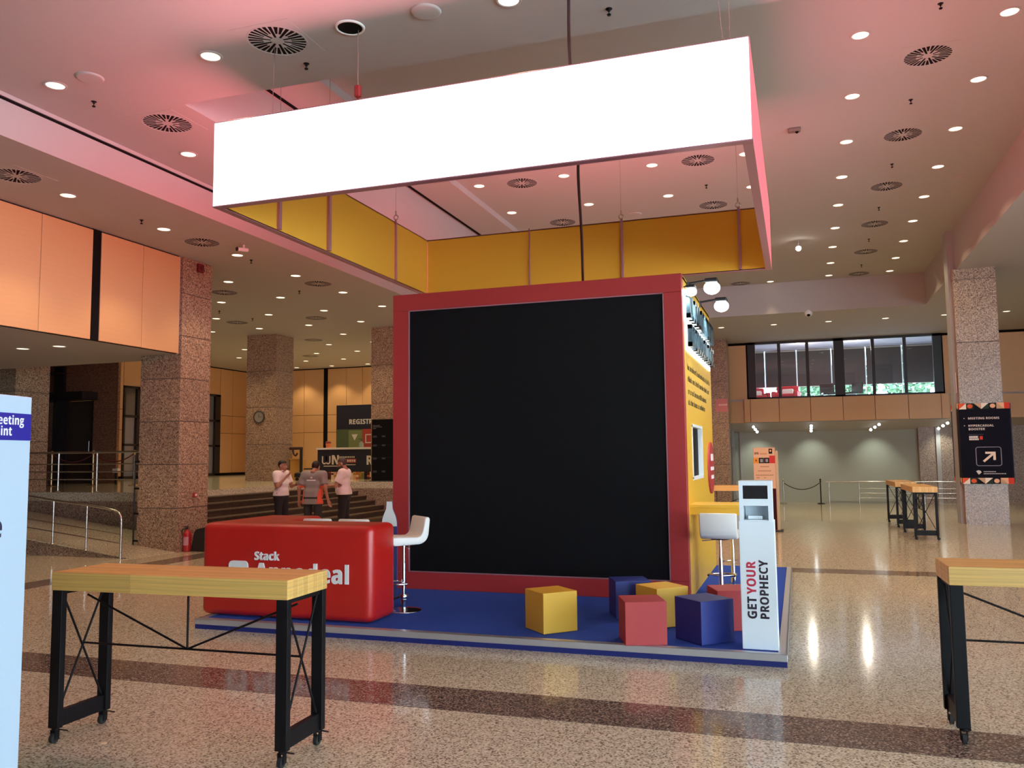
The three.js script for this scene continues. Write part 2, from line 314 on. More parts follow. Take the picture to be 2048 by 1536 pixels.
{
  const xs = [-3.35, -1.3, 0.1, 1.6, 3.05, 4.55, 6.35], where = ['above the red armchair standing furthest from the round column', 'above the gap between the two red armchairs', 'left of the thick central window post', 'right of the thick central window post', 'with bright white window gap under it', 'nearest the granite column, with dark tree showing below'];
  for (let i = 0; i < 6; i++) {
    const b = thing('roller_blind', 'dark grey roller blind ' + where[i], 'blind', [0, 0, 0], 0, 'roller blinds of the upstairs gallery');
    part(b, 'fabric', span(xs[i], xs[i + 1] - 0.05, 4.8, 6.46, -40.9, -40.91), S({ color: rgb(0.06, 0.06, 0.065), roughness: 0.8 }));
    part(b, 'roller', rod(V(xs[i], 6.46, -40.92), V(xs[i + 1] - 0.05, 6.46, -40.92), 0.04), M.paleGrey);
    part(b, 'bottom_bar', span(xs[i], xs[i + 1] - 0.05, 4.78, 4.81, -40.885, -40.92), M.paleGrey);
  }
}
// outer shell: right side and behind the camera, with daylight glazing
{
  const w = struct('wall_right');
  part(w, 'masonry', [span(13.7, 14, -0.6, SOF, -9, -43), span(13.7, 14, 4.8, SOF, 9, -9), span(13.7, 14, 0, 0.3, 9, -9)], M.wall);
  const b = struct('wall_front');
  part(b, 'masonry', [span(-34, 6.2, 0, SOF, 8.7, 9), span(6.2, 14, 4.8, SOF, 8.7, 9), span(6.2, 14, 0, 0.2, 8.7, 9)], M.wall);
  const o = struct('wall_outer');
  part(o, 'masonry', [span(-34.3, -34, 0, LOW, 9, -33), span(-34, -23.8, UP, LOW, -33, -33.3), span(-11.3, -11, -0.6, SOF, -28, -37), span(-10.3, -10, UP, LOW, -28, -32.6), span(-9.2, -8.98, LOW, TOP, -28, -33)], M.wall);
  const g = struct('window_2');
  part(g, 'mullion', [-9, -6.4, -3.8, -1.2, 1.4, 4.0, 6.6, 8.95].map((z) => span(13.75, 13.9, 0.3, 4.8, z - 0.05, z + 0.05)), M.black);
  part(g, 'pane', span(13.82, 13.826, 0.3, 4.8, 9, -9), M.glass);
  const h = struct('window_3');
  part(h, 'mullion', [6.2, 8.8, 11.4, 13.7].map((x) => span(x - 0.05, x + 0.05, 0.2, 4.8, 8.8, 8.95)), M.black);
  part(h, 'pane', span(6.2, 13.7, 0.2, 4.8, 8.87, 8.876), M.glass);
}

// ------------------------------------------------------------------ ceiling fittings
const ORD = ['nearest', 'second', 'third', 'fourth', 'fifth', 'sixth', 'seventh', 'eighth', 'ninth', 'tenth', 'eleventh', 'twelfth'];
const lampTrim = lathe([[0.1, 0.0], [0.105, -0.012], [0.128, -0.012], [0.132, 0.0]], 24), lampDisc = new THREE.CylinderGeometry(0.102, 0.102, 0.006, 24).translate(0, -0.004, 0);
function downlight(x, y, z, label, group, k = 1, angle = LAMP.angle) {
  const o = thing('ceiling_lamp', label, 'ceiling lamp', [x, y, z], 0, group);
  part(o, 'trim', lampTrim, M.vent); part(o, 'lamp_face', lampDisc, M.lampGlow);
  const s = new THREE.SpotLight(LAMP.color, LAMP.intensity * k, 0, angle, LAMP.penumbra, 2); s.position.set(0, -0.02, 0); s.target.position.set(0, -1, 0); s.castShadow = true; s.shadow.radius = 4; s.name = 'lamp_light';
  o.add(s); o.add(s.target); s.target.name = 'lamp_target'; return o;
}
const K = 5.45, KZ = (n) => -K * (2.116 + 0.3685 * n) + (n === 8 ? 0.2 : 0), KX = (a, n) => K * (a + 0.0076 * 0.3685 * n);
for (let n = 0; n < 9; n++) {
  downlight(KX(0.179, n), TOP, KZ(n), `round warm ceiling lamp, ${ORD[n]} in the long row beside the glowing box`, 'lamps of the high ceiling', n === 8 ? 0.6 : 1, n === 8 ? 0.42 : LAMP.angle);
  downlight(KX(0.495, n), TOP, KZ(n), `round warm ceiling lamp, ${ORD[n]} in the long row beside the right-hand beam`, 'lamps of the high ceiling', n === 8 ? 0.6 : 1.1, n === 8 ? 0.42 : 1.0);
}
for (const [a, d] of [[-0.137, 'row beside its right side'], [-0.449, 'second row from its right side'], [-0.765, 'third row from its right side'], [-1.09, 'row beside the dark strip']])
  for (const n of [2, 3]) downlight(KX(a, n), TOP, KZ(n), `round ceiling lamp inside the hanging frame, ${n === 2 ? 'nearer' : 'farther'} in the ${d}`, 'lamps of the high ceiling');
downlight(-0.64, TOP, -27.7, 'small round ceiling lamp just past the lower right corner of the hanging box', 'lamps of the high ceiling', 0.6, 0.42);
const lowX = [-10.13, -11.86, -13.59, -15.31, -17.04, -18.77, -20.5], rowName = ['row along the veneer balcony panels', 'first row behind the granite pier', 'second row behind the granite pier', 'third row behind the granite pier', 'fourth row behind the granite pier', 'fifth row behind the granite pier', 'sixth row behind the granite pier'];
for (let i = 0; i < 7; i++) for (let n = 0, k = 0; n < 12; n++) {
  if (i ? n < (i < 3 ? 3 + (i === 2) : i + 2) : n > 8) continue;
  const x = lowX[i], z = -9.47 - 2.0 * n;
  if (z < -32 || (x < -15.3 && x > -16.8 && z < -22.3 && z > -24)) continue;
  downlight(x, LOW, z, `round low-ceiling lamp, ${ORD[k++]} in the ${rowName[i]}`, 'lamps of the low ceiling', i === 0 ? 1.0 : 1.1);
}
downlight(-8.2, SOF, -7.43, 'round ceiling lamp at the far left of the pink-lit soffit, beside the fascia', 'lamps of the soffit');
downlight(-6.0, SOF, -7.45, 'round ceiling lamp in the soffit beside the large square swirl diffuser', 'lamps of the soffit');
downlight(-8.28, SOF, -9.84, 'round ceiling lamp in the pink strip left of the hanging box corner', 'lamps of the soffit');
downlight(-2.52, SOF, -7.48, 'round ceiling lamp cut by the top edge above the hanging box', 'lamps of the soffit');
downlight(-13.2, 3.78, -11.47, 'outer of two lamps under the veneer balcony, farther from the pier', 'lamps under the balcony', 0.5);
downlight(-12.35, 3.78, -11.47, 'inner of two lamps under the veneer balcony, nearer the pier', 'lamps under the balcony', 0.5);
for (let j = 0; j < 6; j++) downlight(-2.42 + 1.78 * j, SOF, -30.35, `small ceiling lamp over the gallery window, ${ORD[j]} counting from the booth side`, 'lamps in front of the gallery window', 2.6, 1.05);
{ // swirl diffusers: a square plate with radial slots over a dark plenum
  const sh = new THREE.Shape([[-0.36, -0.36], [0.36, -0.36], [0.36, 0.36], [-0.36, 0.36]].map(([x, y]) => new THREE.Vector2(x, y)));
  for (let i = 0; i < 30; i++) {
    const a = i / 30 * Math.PI * 2, [r0, r1] = i % 3 ? [0.15, 0.3] : [0.07, 0.3], w0 = i % 3 ? 0.0105 : 0.012, w1 = i % 3 ? 0.022 : 0.02, c = Math.cos(a), s = Math.sin(a);
    sh.holes.push(new THREE.Path([[r0, -w0], [r1, -w1], [r1, w1], [r0, w0]].map(([r, t]) => new THREE.Vector2(r * c - t * s, r * s + t * c))));
  }
  const plate = new THREE.ExtrudeGeometry(sh, { depth: 0.003, bevelEnabled: false }).rotateX(Math.PI / 2);
  const plenum = new THREE.CylinderGeometry(0.31, 0.31, 0.001, 32).translate(0, -0.0008, 0), ringG = new THREE.TorusGeometry(0.318, 0.003, 6, 40).rotateX(Math.PI / 2).translate(0, -0.003, 0);
  let first;
  const list = [];
  [-12.48, -15.55, -18.53, -21.55, -24.5, -27.5].forEach((z, i) => list.push([1.9 + i * 0.012, TOP, z, `round swirl air diffuser in the high ceiling, ${ORD[i]} between the two long lamp rows`]));
  list.push([-1.57, TOP, -15.6, 'swirl air diffuser seen through the hanging frame near its right corner, nearer one'], [-1.57, TOP, -18.6, 'swirl air diffuser just above the yellow rear panel of the hanging frame, right end'], [-5.05, TOP, -15.7, 'swirl air diffuser seen through the hanging frame, nearer one beside the dark strip'], [-5.04, TOP, -18.75, 'swirl air diffuser seen through the hanging frame beside the dark power cable'], [-1.56, TOP, -27.69, 'small swirl air diffuser right below the hanging box beside the cold floodlight'],
    [-5.11, SOF, -7.41, 'largest square swirl air diffuser, in the soffit above the hanging box'], [-7.77, SOF, -8.82, 'square swirl air diffuser in pink light left of the hanging box'],
    [-10.1, LOW, -8.57, 'swirl air diffuser of the low ceiling above the veneer panels, nearest the camera'], [-10.13, LOW, -12.45, 'swirl air diffuser of the low ceiling beside the top of the granite pier'], [-10.15, LOW, -16.4, 'swirl air diffuser of the low ceiling under the yellow side of the hanging box'], [-12.74, LOW, -16.47, 'swirl air diffuser right behind the granite pier'], [-12.72, LOW, -20.47, 'swirl air diffuser above the pair of granite columns, nearer one'], [-15.23, LOW, -20.3, 'swirl air diffuser in front of the column with the clock'], [-15.2, LOW, -24.3, 'swirl air diffuser beside the column with the clock'], [-17.7, LOW, -28.1, 'swirl air diffuser farthest back, before the lit veneer wall']);
  for (const [x, y, z, label] of list) {
    if (first) { again(first, label, [x, y, z]); continue; }
    first = thing('air_diffuser', label, 'vent', [x, y, z], 0, 'swirl air diffusers');
    part(first, 'plate', plate, M.ceiling); part(first, 'plenum', plenum, M.gap); part(first, 'ring', ringG, M.vent);
  }
}
{ // sprinklers and small round fittings
  const cap = lathe([[0.0, -0.1], [0.035, -0.1], [0.035, -0.092], [0.008, -0.088], [0.008, -0.05], [0.022, -0.045], [0.022, -0.012], [0.05, -0.01], [0.055, 0.0]], 16).scale(0.62, 0.62, 0.62), defl = lathe([[0, -0.115], [0.03, -0.112], [0.03, -0.1], [0, -0.1]], 12).scale(0.62, 0.62, 0.62);
  let first;
  const list = [[1.85, TOP, -11.03], [1.86, TOP, -14.0], [1.89, TOP, -17.1], [1.91, TOP, -20.1], [1.92, TOP, -23.05], [1.95, TOP, -26.2], [-1.57, TOP, -17.13], [-5.11, SOF, -7.97], [-8.14, SOF, -7.95], [-10.08, LOW, -10.9], [-10.14, LOW, -13.92], [-11.0, LOW, -16.96], [-14.45, LOW, -18.5], [-14.4, LOW, -19.87], [-1.63, SOF, -7.98]];
  const where = ['high ceiling, nearest along the diffuser line', 'high ceiling, second along the diffuser line', 'high ceiling, third along the diffuser line', 'high ceiling, fourth along the diffuser line', 'high ceiling, fifth along the diffuser line', 'high ceiling, farthest along the diffuser line', 'ceiling seen through the hanging frame', 'soffit beside the largest square diffuser', 'pink soffit beside the left fascia', 'low ceiling above the veneer panels', 'low ceiling beside the granite pier', 'low ceiling behind the granite pier', 'low ceiling left of the clock column', 'low ceiling in front of the clock column', 'soffit above the hanging box near the top edge'];
  list.forEach(([x, y, z], i) => {
    const label = 'small dark sprinkler head in the ' + where[i];
    if (first) { again(first, label, [x, y, z]); return; }
    first = thing('sprinkler', label, 'sprinkler', [x, y, z], 0, 'ceiling sprinklers');
    part(first, 'body', cap, M.blackSteel); part(first, 'deflector', defl, M.blackSteel);
  });
  const hole = thing('ceiling_speaker', 'round black opening with white rim in the soffit above the hanging box', 'speaker', [-4.24, SOF, -7.42]);
  part(hole, 'rim', lathe([[0.125, 0], [0.13, -0.015], [0.15, -0.015], [0.155, 0]], 32), M.white); part(hole, 'opening', new THREE.CylinderGeometry(0.127, 0.127, 0.01, 32).translate(0, -0.004, 0), M.gap);
  for (const [x, y, z, label] of [[-3.37, SOF, -7.4, 'flat blank round cover in the soffit right of the black opening'], [-7.66, SOF, -7.41, 'flat blank round cover in the pink soffit between two lamps'], [3.32, TOP, -18.47, 'flat round speaker cover on the high ceiling beside the right beam'], [-3.31, TOP, -18.67, 'flat round cover seen through the frame above the yellow panel']]) {
    const o = thing('round_cover', label, 'ceiling cover', [x, y, z]); part(o, 'disc', lathe([[0, -0.02], [0.13, -0.02], [0.15, -0.012], [0.152, 0]], 28), M.ceiling); part(o, 'rim', new THREE.TorusGeometry(0.15, 0.006, 6, 28).rotateX(Math.PI / 2), M.vent);
  }
  const det = thing('motion_sensor', 'small square brown sensor on the ceiling right of the hanging box', 'sensor', [0.14, TOP, -14.6]);
  part(det, 'body', rbox(0.2, 0.06, 0.14, 0.02, 0, -0.03, 0), S({ color: rgb(0.2, 0.14, 0.12) })); part(det, 'eye', ball(0.03, 0.04, -0.06, 0), M.gap);
  const sp = thing('hanging_spotlight', 'single piercing white spotlight hanging below the high ceiling', 'spotlight', [0.2, TOP, -22.55]);
  part(sp, 'stem', rod(V(0, 0, 0), V(0, -0.12, 0), 0.015), M.paleGrey); part(sp, 'housing', lathe([[0.02, -0.1], [0.06, -0.12], [0.08, -0.22], [0.07, -0.22], [0.05, -0.15]], 20), M.paleGrey); part(sp, 'lamp_face', ball(0.07, 0, -0.21, 0.02), S({ color: rgb(1, 1, 1), emissive: rgb(1, 0.95, 0.85), emissiveIntensity: 12 }));
  const pl = new THREE.PointLight(rgb(1, 0.93, 0.82), 0.2); pl.position.set(0, -0.32, 0.05); pl.castShadow = true; pl.name = 'lamp_light'; sp.add(pl);
  const cam = thing('dome_camera', 'white dome camera hanging from the far bulkhead above the gallery window', 'camera', [0.47, SOF, -28.1]);
  part(cam, 'mount', rod(V(0, 0.3, 0), V(0, 0.05, 0), 0.03), M.paleGrey); part(cam, 'dome', ball(0.13, 0, -0.02, 0), M.white); part(cam, 'lens', ball(0.06, 0, -0.09, 0.06), M.gap);
  const cc = thing('bullet_camera', 'small white bullet camera under the low ceiling near the pink fascia', 'camera', [-9.54, LOW, -12.87], 0.5);
  part(cc, 'bracket', rod(V(0, 0, 0), V(0, -0.09, 0), 0.018), M.white); part(cc, 'housing', rod(V(-0.1, -0.1, 0.08), V(0.06, -0.08, -0.06), 0.035, 12), M.white); part(cc, 'lens', rod(V(-0.115, -0.102, 0.092), V(-0.1, -0.1, 0.08), 0.037, 12), M.black);
}
{ // wall washers under the balcony
  const xs = [-1.67, 0.52, 2.98, 5.35], nm = ['behind the beige info totem', 'above the rope barrier', 'above the handrail', 'nearest the granite column'];
  xs.forEach((x, i) => { for (let r = 0; r < 3; r++) {
    const z = -35.25 - 0.4 * r, y = 2.96 - 0.22 * (Math.abs(z) - 35.0), dx = i === 0 ? 0.05 * r : i === 3 ? -0.1 * r : i === 2 ? -0.12 * r : 0;
    const o = thing('track_spotlight', `small track spotlight under the gallery, ${['front', 'middle', 'back'][r]} one of the set ${nm[i]}`, 'spotlight', [x + dx, y, z], 0, 'spotlights under the gallery');
    part(o, 'arm', rod(V(0, 0.02, 0), V(0, -0.06, 0), 0.012), M.paleGrey); part(o, 'head', rod(V(0, -0.05, 0.05), V(0, -0.1, -0.05), 0.05, 14), M.white); part(o, 'lamp_face', ball(0.055, 0, -0.1, 0.03), M.coldGlow);
    if (r === 1) { const s = new THREE.SpotLight(rgb(0.95, 1, 0.86), 5, 0, 0.75, 1, 2); s.position.set(0, -0.18, 0.15); s.target.position.set(0, -1.6, -0.75); s.castShadow = true; s.name = 'lamp_light'; s.target.name = 'lamp_target'; o.add(s); o.add(s.target); }
  } });
}

// ------------------------------------------------------------------ hanging lightbox
{
  const X0 = -5.9, X1 = -0.27, Y0 = 4.46, Y1 = 5.405, Z0 = -7.4, Z1 = -12.9, T = 0.09;
  const o = thing('hanging_lightbox', 'huge square hanging frame with blazing white front and yellow fabric inside', 'lightbox');
  part(o, 'front_panel', span(X0 + 0.01, X1 - 0.01, Y0 + 0.012, Y1 - 0.012, Z0, Z0 - 0.03), M.boxGlow, 'blazing white backlit front');
  part(o, 'side_panel', span(X1 - 0.03, X1, Y0 + 0.012, Y1 - 0.012, Z0 - 0.03, Z1 + 0.03), M.boxSide, 'red glowing side');
  part(o, 'side_panel', span(X0, X0 + 0.03, Y0 + 0.012, Y1 - 0.012, Z0 - 0.03, Z1 + 0.03), M.boxSide, 'red glowing side');
  part(o, 'rear_panel', span(X0 + 0.01, X1 - 0.01, Y0 + 0.012, Y1 - 0.012, Z1, Z1 + 0.03), M.boxSide);
  const ins = { front: span(X0 + T, X1 - T, Y0 + 0.01, Y1 - 0.01, Z0 - T, Z0 - T + 0.01), rear: span(X0 + T, X1 - T, Y0 + 0.01, Y1 - 0.01, Z1 + T, Z1 + T - 0.01) };
  for (const k in ins) part(o, 'inner_fabric', ins[k], M.yellowCloth, 'yellow fabric');
  const seams = [Z0 - T, -8.48, -9.61, -11.58, Z1 + T];
  for (let i = 0; i < 4; i++) { part(o, 'inner_fabric', span(X0 + T - 0.01, X0 + T, Y0 + 0.01, Y1 - 0.01, seams[i] - 0.012, seams[i + 1] + 0.012), M.yellowCloth, 'yellow fabric'); part(o, 'inner_fabric', span(X1 - T, X1 - T + 0.01, Y0 + 0.01, Y1 - 0.01, seams[i] - 0.012, seams[i + 1] + 0.012), M.yellowCloth, 'yellow fabric'); }
  for (const y of [Y0, Y1 - 0.025]) {
    part(o, 'frame_profile', rspan(X0, X1, y, y + 0.025, Z0 - 0.002, Z0 - T, 0.004), M.boxFrame); part(o, 'frame_profile', rspan(X0, X1, y, y + 0.025, Z1 + 0.002, Z1 + T, 0.004), M.boxFrame);
    part(o, 'frame_profile', rspan(X0 + 0.002, X0 + T, y, y + 0.025, Z0 - T, Z1 + T, 0.004), M.boxFrame); part(o, 'frame_profile', rspan(X1 - T, X1 - 0.002, y, y + 0.025, Z0 - T, Z1 + T, 0.004), M.boxFrame);
  }
  const hang = [[X0 + T + 0.02, -8.48, 0.05], [X0 + T + 0.02, -9.61, 0.055], [X0 + T + 0.02, -11.58, 0.035], [-4.0, Z1 + T + 0.02, 0.02], [-2.49, Z1 + T + 0.02, 0.05], [-0.72, Z1 + T + 0.02, 0.055]];
  for (const [x, z, w] of hang) {
    part(o, 'hanger_profile', rspan(x - 0.012, x + w * 0.5, Y0 + 0.02, Y1 + 0.02, z - w * 0.5, z + w * 0.5, 0.005), M.boxFrame);
    const top = (x < X0 + 0.3 ? SOF - 0 : TOP);
    if (w !== 0.02) { part(o, 'hook', [new THREE.TorusGeometry(0.035, 0.01, 6, 16).translate(x, Y1 + 0.06, z), rod(V(x, Y1 + 0.09, z), V(x, Y1 + 0.16, z), 0.012)], M.steel); part(o, 'wire', rod(V(x, Y1 + 0.15, z), V(x, (x < X0 + 0.3 ? TOP - 0.13 : TOP), z), 0.003, 5), M.steel); }
  }
  for (const x of [-5.19, -0.44, -0.5]) part(o, 'wire', rod(V(x, Y1, Z0 - 0.05), V(x + (x < -1 ? 0 : x < -0.47 ? -0.06 : 0.0), SOF + 0.0, Z0 - 0.08), 0.004, 5), M.steel);
  part(o, 'chain_hoist', [rbox(0.07, 0.13, 0.06, 0.02, -4.165, Y1 + 0.11, Z0 - 0.06), rod(V(-4.165, Y1, Z0 - 0.06), V(-4.165, Y1 + 0.06, Z0 - 0.06), 0.012)], M.redPaint); part(o, 'wire', rod(V(-4.165, Y1 + 0.17, Z0 - 0.06), V(-4.165, SOF, Z0 - 0.06), 0.005, 5), M.steel);
  const add = (x, y, z, w, dx, dz, k) => { const l = new THREE.RectAreaLight(PINK, BOXLIGHT * k, w, Y1 - Y0 - 0.03); l.position.set(x, y, z); l.lookAt(x + dx, y, z + dz); l.name = 'lightbox_light'; o.add(l); };
  const yc = (Y0 + Y1) / 2, xc = (X0 + X1) / 2, zc = (Z0 + Z1) / 2;
  add(xc, yc, Z0 + 0.02, X1 - X0 - 0.03, 0, 1, 0.8); add(X1 + 0.02, yc, zc, Z0 - Z1 - 0.06, 1, 0, 0.85); add(X0 - 0.02, yc, zc, Z0 - Z1 - 0.06, -1, 0, 0.75); add(xc, yc, Z1 - 0.02, X1 - X0 - 0.03, 0, -1, 1.15);
  const c = thing('power_cable', 'dark power cable dropping from the ceiling past the hanging frame to the red screen frame', 'cable');
  part(c, 'cable', tube([V(-1.95, SOF, -7.62), V(-1.95, 5.8, -7.6), V(-1.93, 5.41, -7.56), V(-2.0, 4.9, -8.1), V(-2.13, 4.75, -8.6), V(-2.3, 4.3, -9.4), V(-2.44, 3.84, -10.0)], 0.016, 60, 8), S({ color: rgb(0.05, 0.012, 0.012), roughness: 0.6 }));
}

// ------------------------------------------------------------------ exhibition stand
const PZ = 0.1;
{
  const o = thing('carpeted_platform', 'low square blue carpeted platform with grey metal edge on the stone floor', 'platform');
  part(o, 'carpet', span(-5.94, -0.21, 0.05, PZ, -7.46, -13.0), M.carpet, 'blue carpet');
  part(o, 'deck', span(-5.99, -0.165, 0.0, 0.05, -7.41, -13.05), M.blueFascia);
  part(o, 'fascia', span(-6.005, -0.15, 0, 0.047, -7.395, -7.412), M.blueFascia); part(o, 'fascia', span(-0.152, -0.166, 0, 0.047, -7.41, -13.05), M.blueFascia); part(o, 'fascia', span(-6.004, -5.99, 0, 0.047, -7.41, -13.05), M.blueFascia);
  const lip = (a) => rspan(...a, 0.004);
  part(o, 'edge_profile', [lip([-6.01, -0.146, 0.045, PZ + 0.004, -7.39, -7.41]), lip([-6.01, -0.146, PZ - 0.004, PZ + 0.004, -7.39, -7.47])], M.alu, 'grey metal edge');
  part(o, 'edge_profile', [lip([-0.146, -0.166, 0.045, PZ + 0.004, -7.4, -13.05]), lip([-0.146, -0.22, PZ - 0.004, PZ + 0.004, -7.4, -13.05])], M.alu); part(o, 'edge_profile', [lip([-6.01, -5.99, 0.045, PZ + 0.004, -7.4, -13.05]), lip([-6.01, -5.93, PZ - 0.004, PZ + 0.004, -7.4, -13.05])], M.alu);
}
{
  const x0 = -4.93, x1 = -1.215, y1 = 3.85, zf = -9.78, zb = -13.0, sx0 = -4.71, sx1 = -1.425, sy0 = 0.31, sy1 = 3.635;
  const o = thing('screen_cube', 'tall cube stand with red framed blank black screen and yellow side wall', 'display booth');
  part(o, 'frame_board', rspan(x0, x1, sy1, y1, zf, zf - 0.12, 0.006), M.redPaint, 'red frame'); part(o, 'frame_board', rspan(x0, x1, PZ, sy0, zf, zf - 0.12, 0.006), M.redPaint, 'red frame');
  part(o, 'frame_board', rspan(x0, sx0, sy0, sy1, zf, zf - 0.12, 0.006), M.redPaint, 'red frame'); part(o, 'frame_board', rspan(sx1, x1, sy0, sy1, zf, zf - 0.12, 0.006), M.redPaint, 'red frame');
  part(o, 'screen_bezel', [span(sx0, sx1, sy0, sy0 + 0.012, zf + 0.003, zf - 0.05), span(sx0, sx1, sy1 - 0.012, sy1, zf + 0.003, zf - 0.05), span(sx0, sx0 + 0.012, sy0, sy1, zf + 0.003, zf - 0.05), span(sx1 - 0.012, sx1, sy0, sy1, zf + 0.003, zf - 0.05)], M.boxFrame);
  part(o, 'screen', span(sx0 + 0.01, sx1 - 0.01, sy0 + 0.01, sy1 - 0.01, zf - 0.02, zf - 0.06), M.screen, 'blank black screen');
  const wy0 = 1.45, wy1 = 2.1, wz0 = -10.38, wz1 = -11.5;
  part(o, 'side_wall', [span(x1 - 0.06, x1, PZ, y1 - 0.01, zf - 0.12, wz0), span(x1 - 0.06, x1, PZ, y1 - 0.01, wz1, zb), span(x1 - 0.06, x1, PZ, wy0, wz0, wz1), span(x1 - 0.06, x1, wy1, y1 - 0.01, wz0, wz1)], M.yellowPaint, 'yellow wall');
  part(o, 'window_frame', [span(x1 - 0.07, x1 + 0.012, wy0 - 0.015, wy0 + 0.02, wz0, wz1), span(x1 - 0.07, x1 + 0.012, wy1 - 0.02, wy1 + 0.015, wz0, wz1), span(x1 - 0.07, x1 + 0.012, wy0, wy1, wz1, wz1 + 0.02), span(x1 - 0.07, x1 + 0.012, wy0, wy1, wz0, wz0 - 0.02)], M.white, 'white window reveal');
  part(o, 'window_screen', span(x1 - 0.07, x1 - 0.05, wy0, wy1, wz0, wz1), M.screen);
  part(o, 'side_wall', span(x0, x0 + 0.06, PZ, y1 - 0.01, zf - 0.12, zb), M.redPaint, 'red wall'); part(o, 'rear_wall', span(x0, x1 - 0.06, PZ, y1 - 0.01, zb, zb + 0.05), M.yellowPaint); part(o, 'roof', span(x0, x1, y1 - 0.04, y1, zf - 0.12, zb), M.yellowPaint);
  part(o, 'bar_shelf', rspan(x1, -0.5, 1.13, 1.17, -9.95, -10.5, 0.006), M.yellowPaint, 'yellow bar top'); part(o, 'bar_support', [span(x1, -0.54, 1.05, 1.13, -9.98, -10.0), span(x1, -0.54, 1.05, 1.13, -10.44, -10.47)], M.yellowPaint); part(o, 'bar_leg', [rspan(-0.56, -0.52, PZ, 1.13, -9.98, -10.47, 0.005)], M.yellowPaint);
  // two rows of dark box letters with a white halo
  const halo = S({ color: rgb(0.9, 0.9, 0.9), emissive: rgb(0.9, 1, 1), emissiveIntensity: 2.6 }), face = S({ color: rgb(0.03, 0.055, 0.07), roughness: 0.3 });
  for (const [yb, h, z0, z1] of [[3.36, 0.28, -9.98, -12.75], [3.03, 0.26, -10.08, -12.7]]) {
    let z = z0; part(o, 'halo_panel', rspan(x1, x1 + 0.02, yb - 0.06, yb + h + 0.05, z0 + 0.08, z1 - 0.05, 0.008), halo, 'white glowing backing of the letters');
    while (z > z1) {
      const w = 0.15 + rnd() * 0.1, kind = Math.floor(rnd() * 4), gs = [span(x1 + 0.02, x1 + 0.07, yb, yb + h, z, z - 0.05)];
      if (kind !== 2) gs.push(span(x1 + 0.02, x1 + 0.07, yb, yb + 0.05, z, z - w)); if (kind !== 1) gs.push(span(x1 + 0.02, x1 + 0.07, yb + h - 0.05, yb + h, z, z - w)); if (kind % 2 === 0) gs.push(span(x1 + 0.02, x1 + 0.07, yb, yb + h, z - w + 0.05, z - w));
      part(o, 'sign_letter', gs, face); z -= w + 0.05;
    }
  }
  // four lines of small print, too small to read
  const ink = S({ color: rgb(0.07, 0.04, 0.012), roughness: 0.6 });
  [[2.78, -12.78], [2.64, -12.62], [2.49, -12.2], [2.36, -12.0]].forEach(([y, zEnd]) => {
    const gs = []; let z = -10.15;
    while (z > zEnd) { const n = 3 + Math.floor(rnd() * 6); for (let i = 0; i < n && z > zEnd; i++) { const up = rnd() > 0.7 ? 0.02 : 0; gs.push(box(0.003, 0.05 + up, 0.01, x1 + 0.0015, y + up / 2, z)); gs.push(box(0.003, 0.011, 0.03, x1 + 0.0015, y + (rnd() > 0.5 ? 0.02 : -0.02), z - 0.018)); if (rnd() > 0.5) gs.push(box(0.003, 0.05, 0.01, x1 + 0.0015, y, z - 0.034)); z -= 0.052; } z -= 0.045; }
    part(o, 'printed_text', gs, ink);
  });
  const rs = new THREE.Shape(); rs.absellipse(0, 0, 0.36, 0.36, 0, Math.PI * 2);
  part(o, 'round_badge', new THREE.ExtrudeGeometry(rs, { depth: 0.02, bevelEnabled: true, bevelSize: 0.01, bevelThickness: 0.006, bevelSegments: 2 }).rotateY(Math.PI / 2).translate(x1, 1.55, -12.5), M.redCube, 'red round badge');
  const white = S({ color: rgb(0.85, 0.82, 0.8) });
  part(o, 'badge_mark', [box(0.012, 0.1, 0.24, x1 + 0.032, 1.7, -12.5), box(0.012, 0.05, 0.34, x1 + 0.032, 1.54, -12.5), box(0.012, 0.05, 0.26, x1 + 0.032, 1.42, -12.5)], white);
  const fl = thing('floodlight', 'large glaring cold white floodlight on an arm above the side wall letters', 'floodlight', [-0.92, 3.76, -10.35]);
  part(fl, 'arm', [rod(V(-0.31, 0.07, 0), V(-0.02, 0.1, 0), 0.014), rod(V(-0.3, 0.09, 0), V(-0.3, 0.0, 0), 0.03)], M.black);
  part(fl, 'housing', rbox(0.16, 0.05, 0.24, 0.02, 0, 0.08, 0), M.black); part(fl, 'lamp_face', ball(0.11, 0, 0.0, 0, 0.9, 0.72, 1.15, 20), M.coldGlow);
  const fl2 = again(fl, 'glaring cold white floodlight on the side wall right at the red frame corner', [-1.13, 3.66, -9.98]); fl2.scale.set(0.7, 0.7, 0.7);
  const fl3 = again(fl, 'glaring cold white floodlight farthest back on the same side wall', [-0.92, 3.76, -11.7]);
  for (const f of [fl, fl2, fl3]) { const l = new THREE.SpotLight(rgb(0.82, 0.96, 1.0), 7, 0, 1.1, 0.6, 2); l.position.set(-0.05, -0.1, 0); l.target.position.set(-0.36, -0.75, 0); l.castShadow = true; l.name = 'lamp_light'; l.target.name = 'lamp_target'; f.add(l); f.add(l.target); }
}
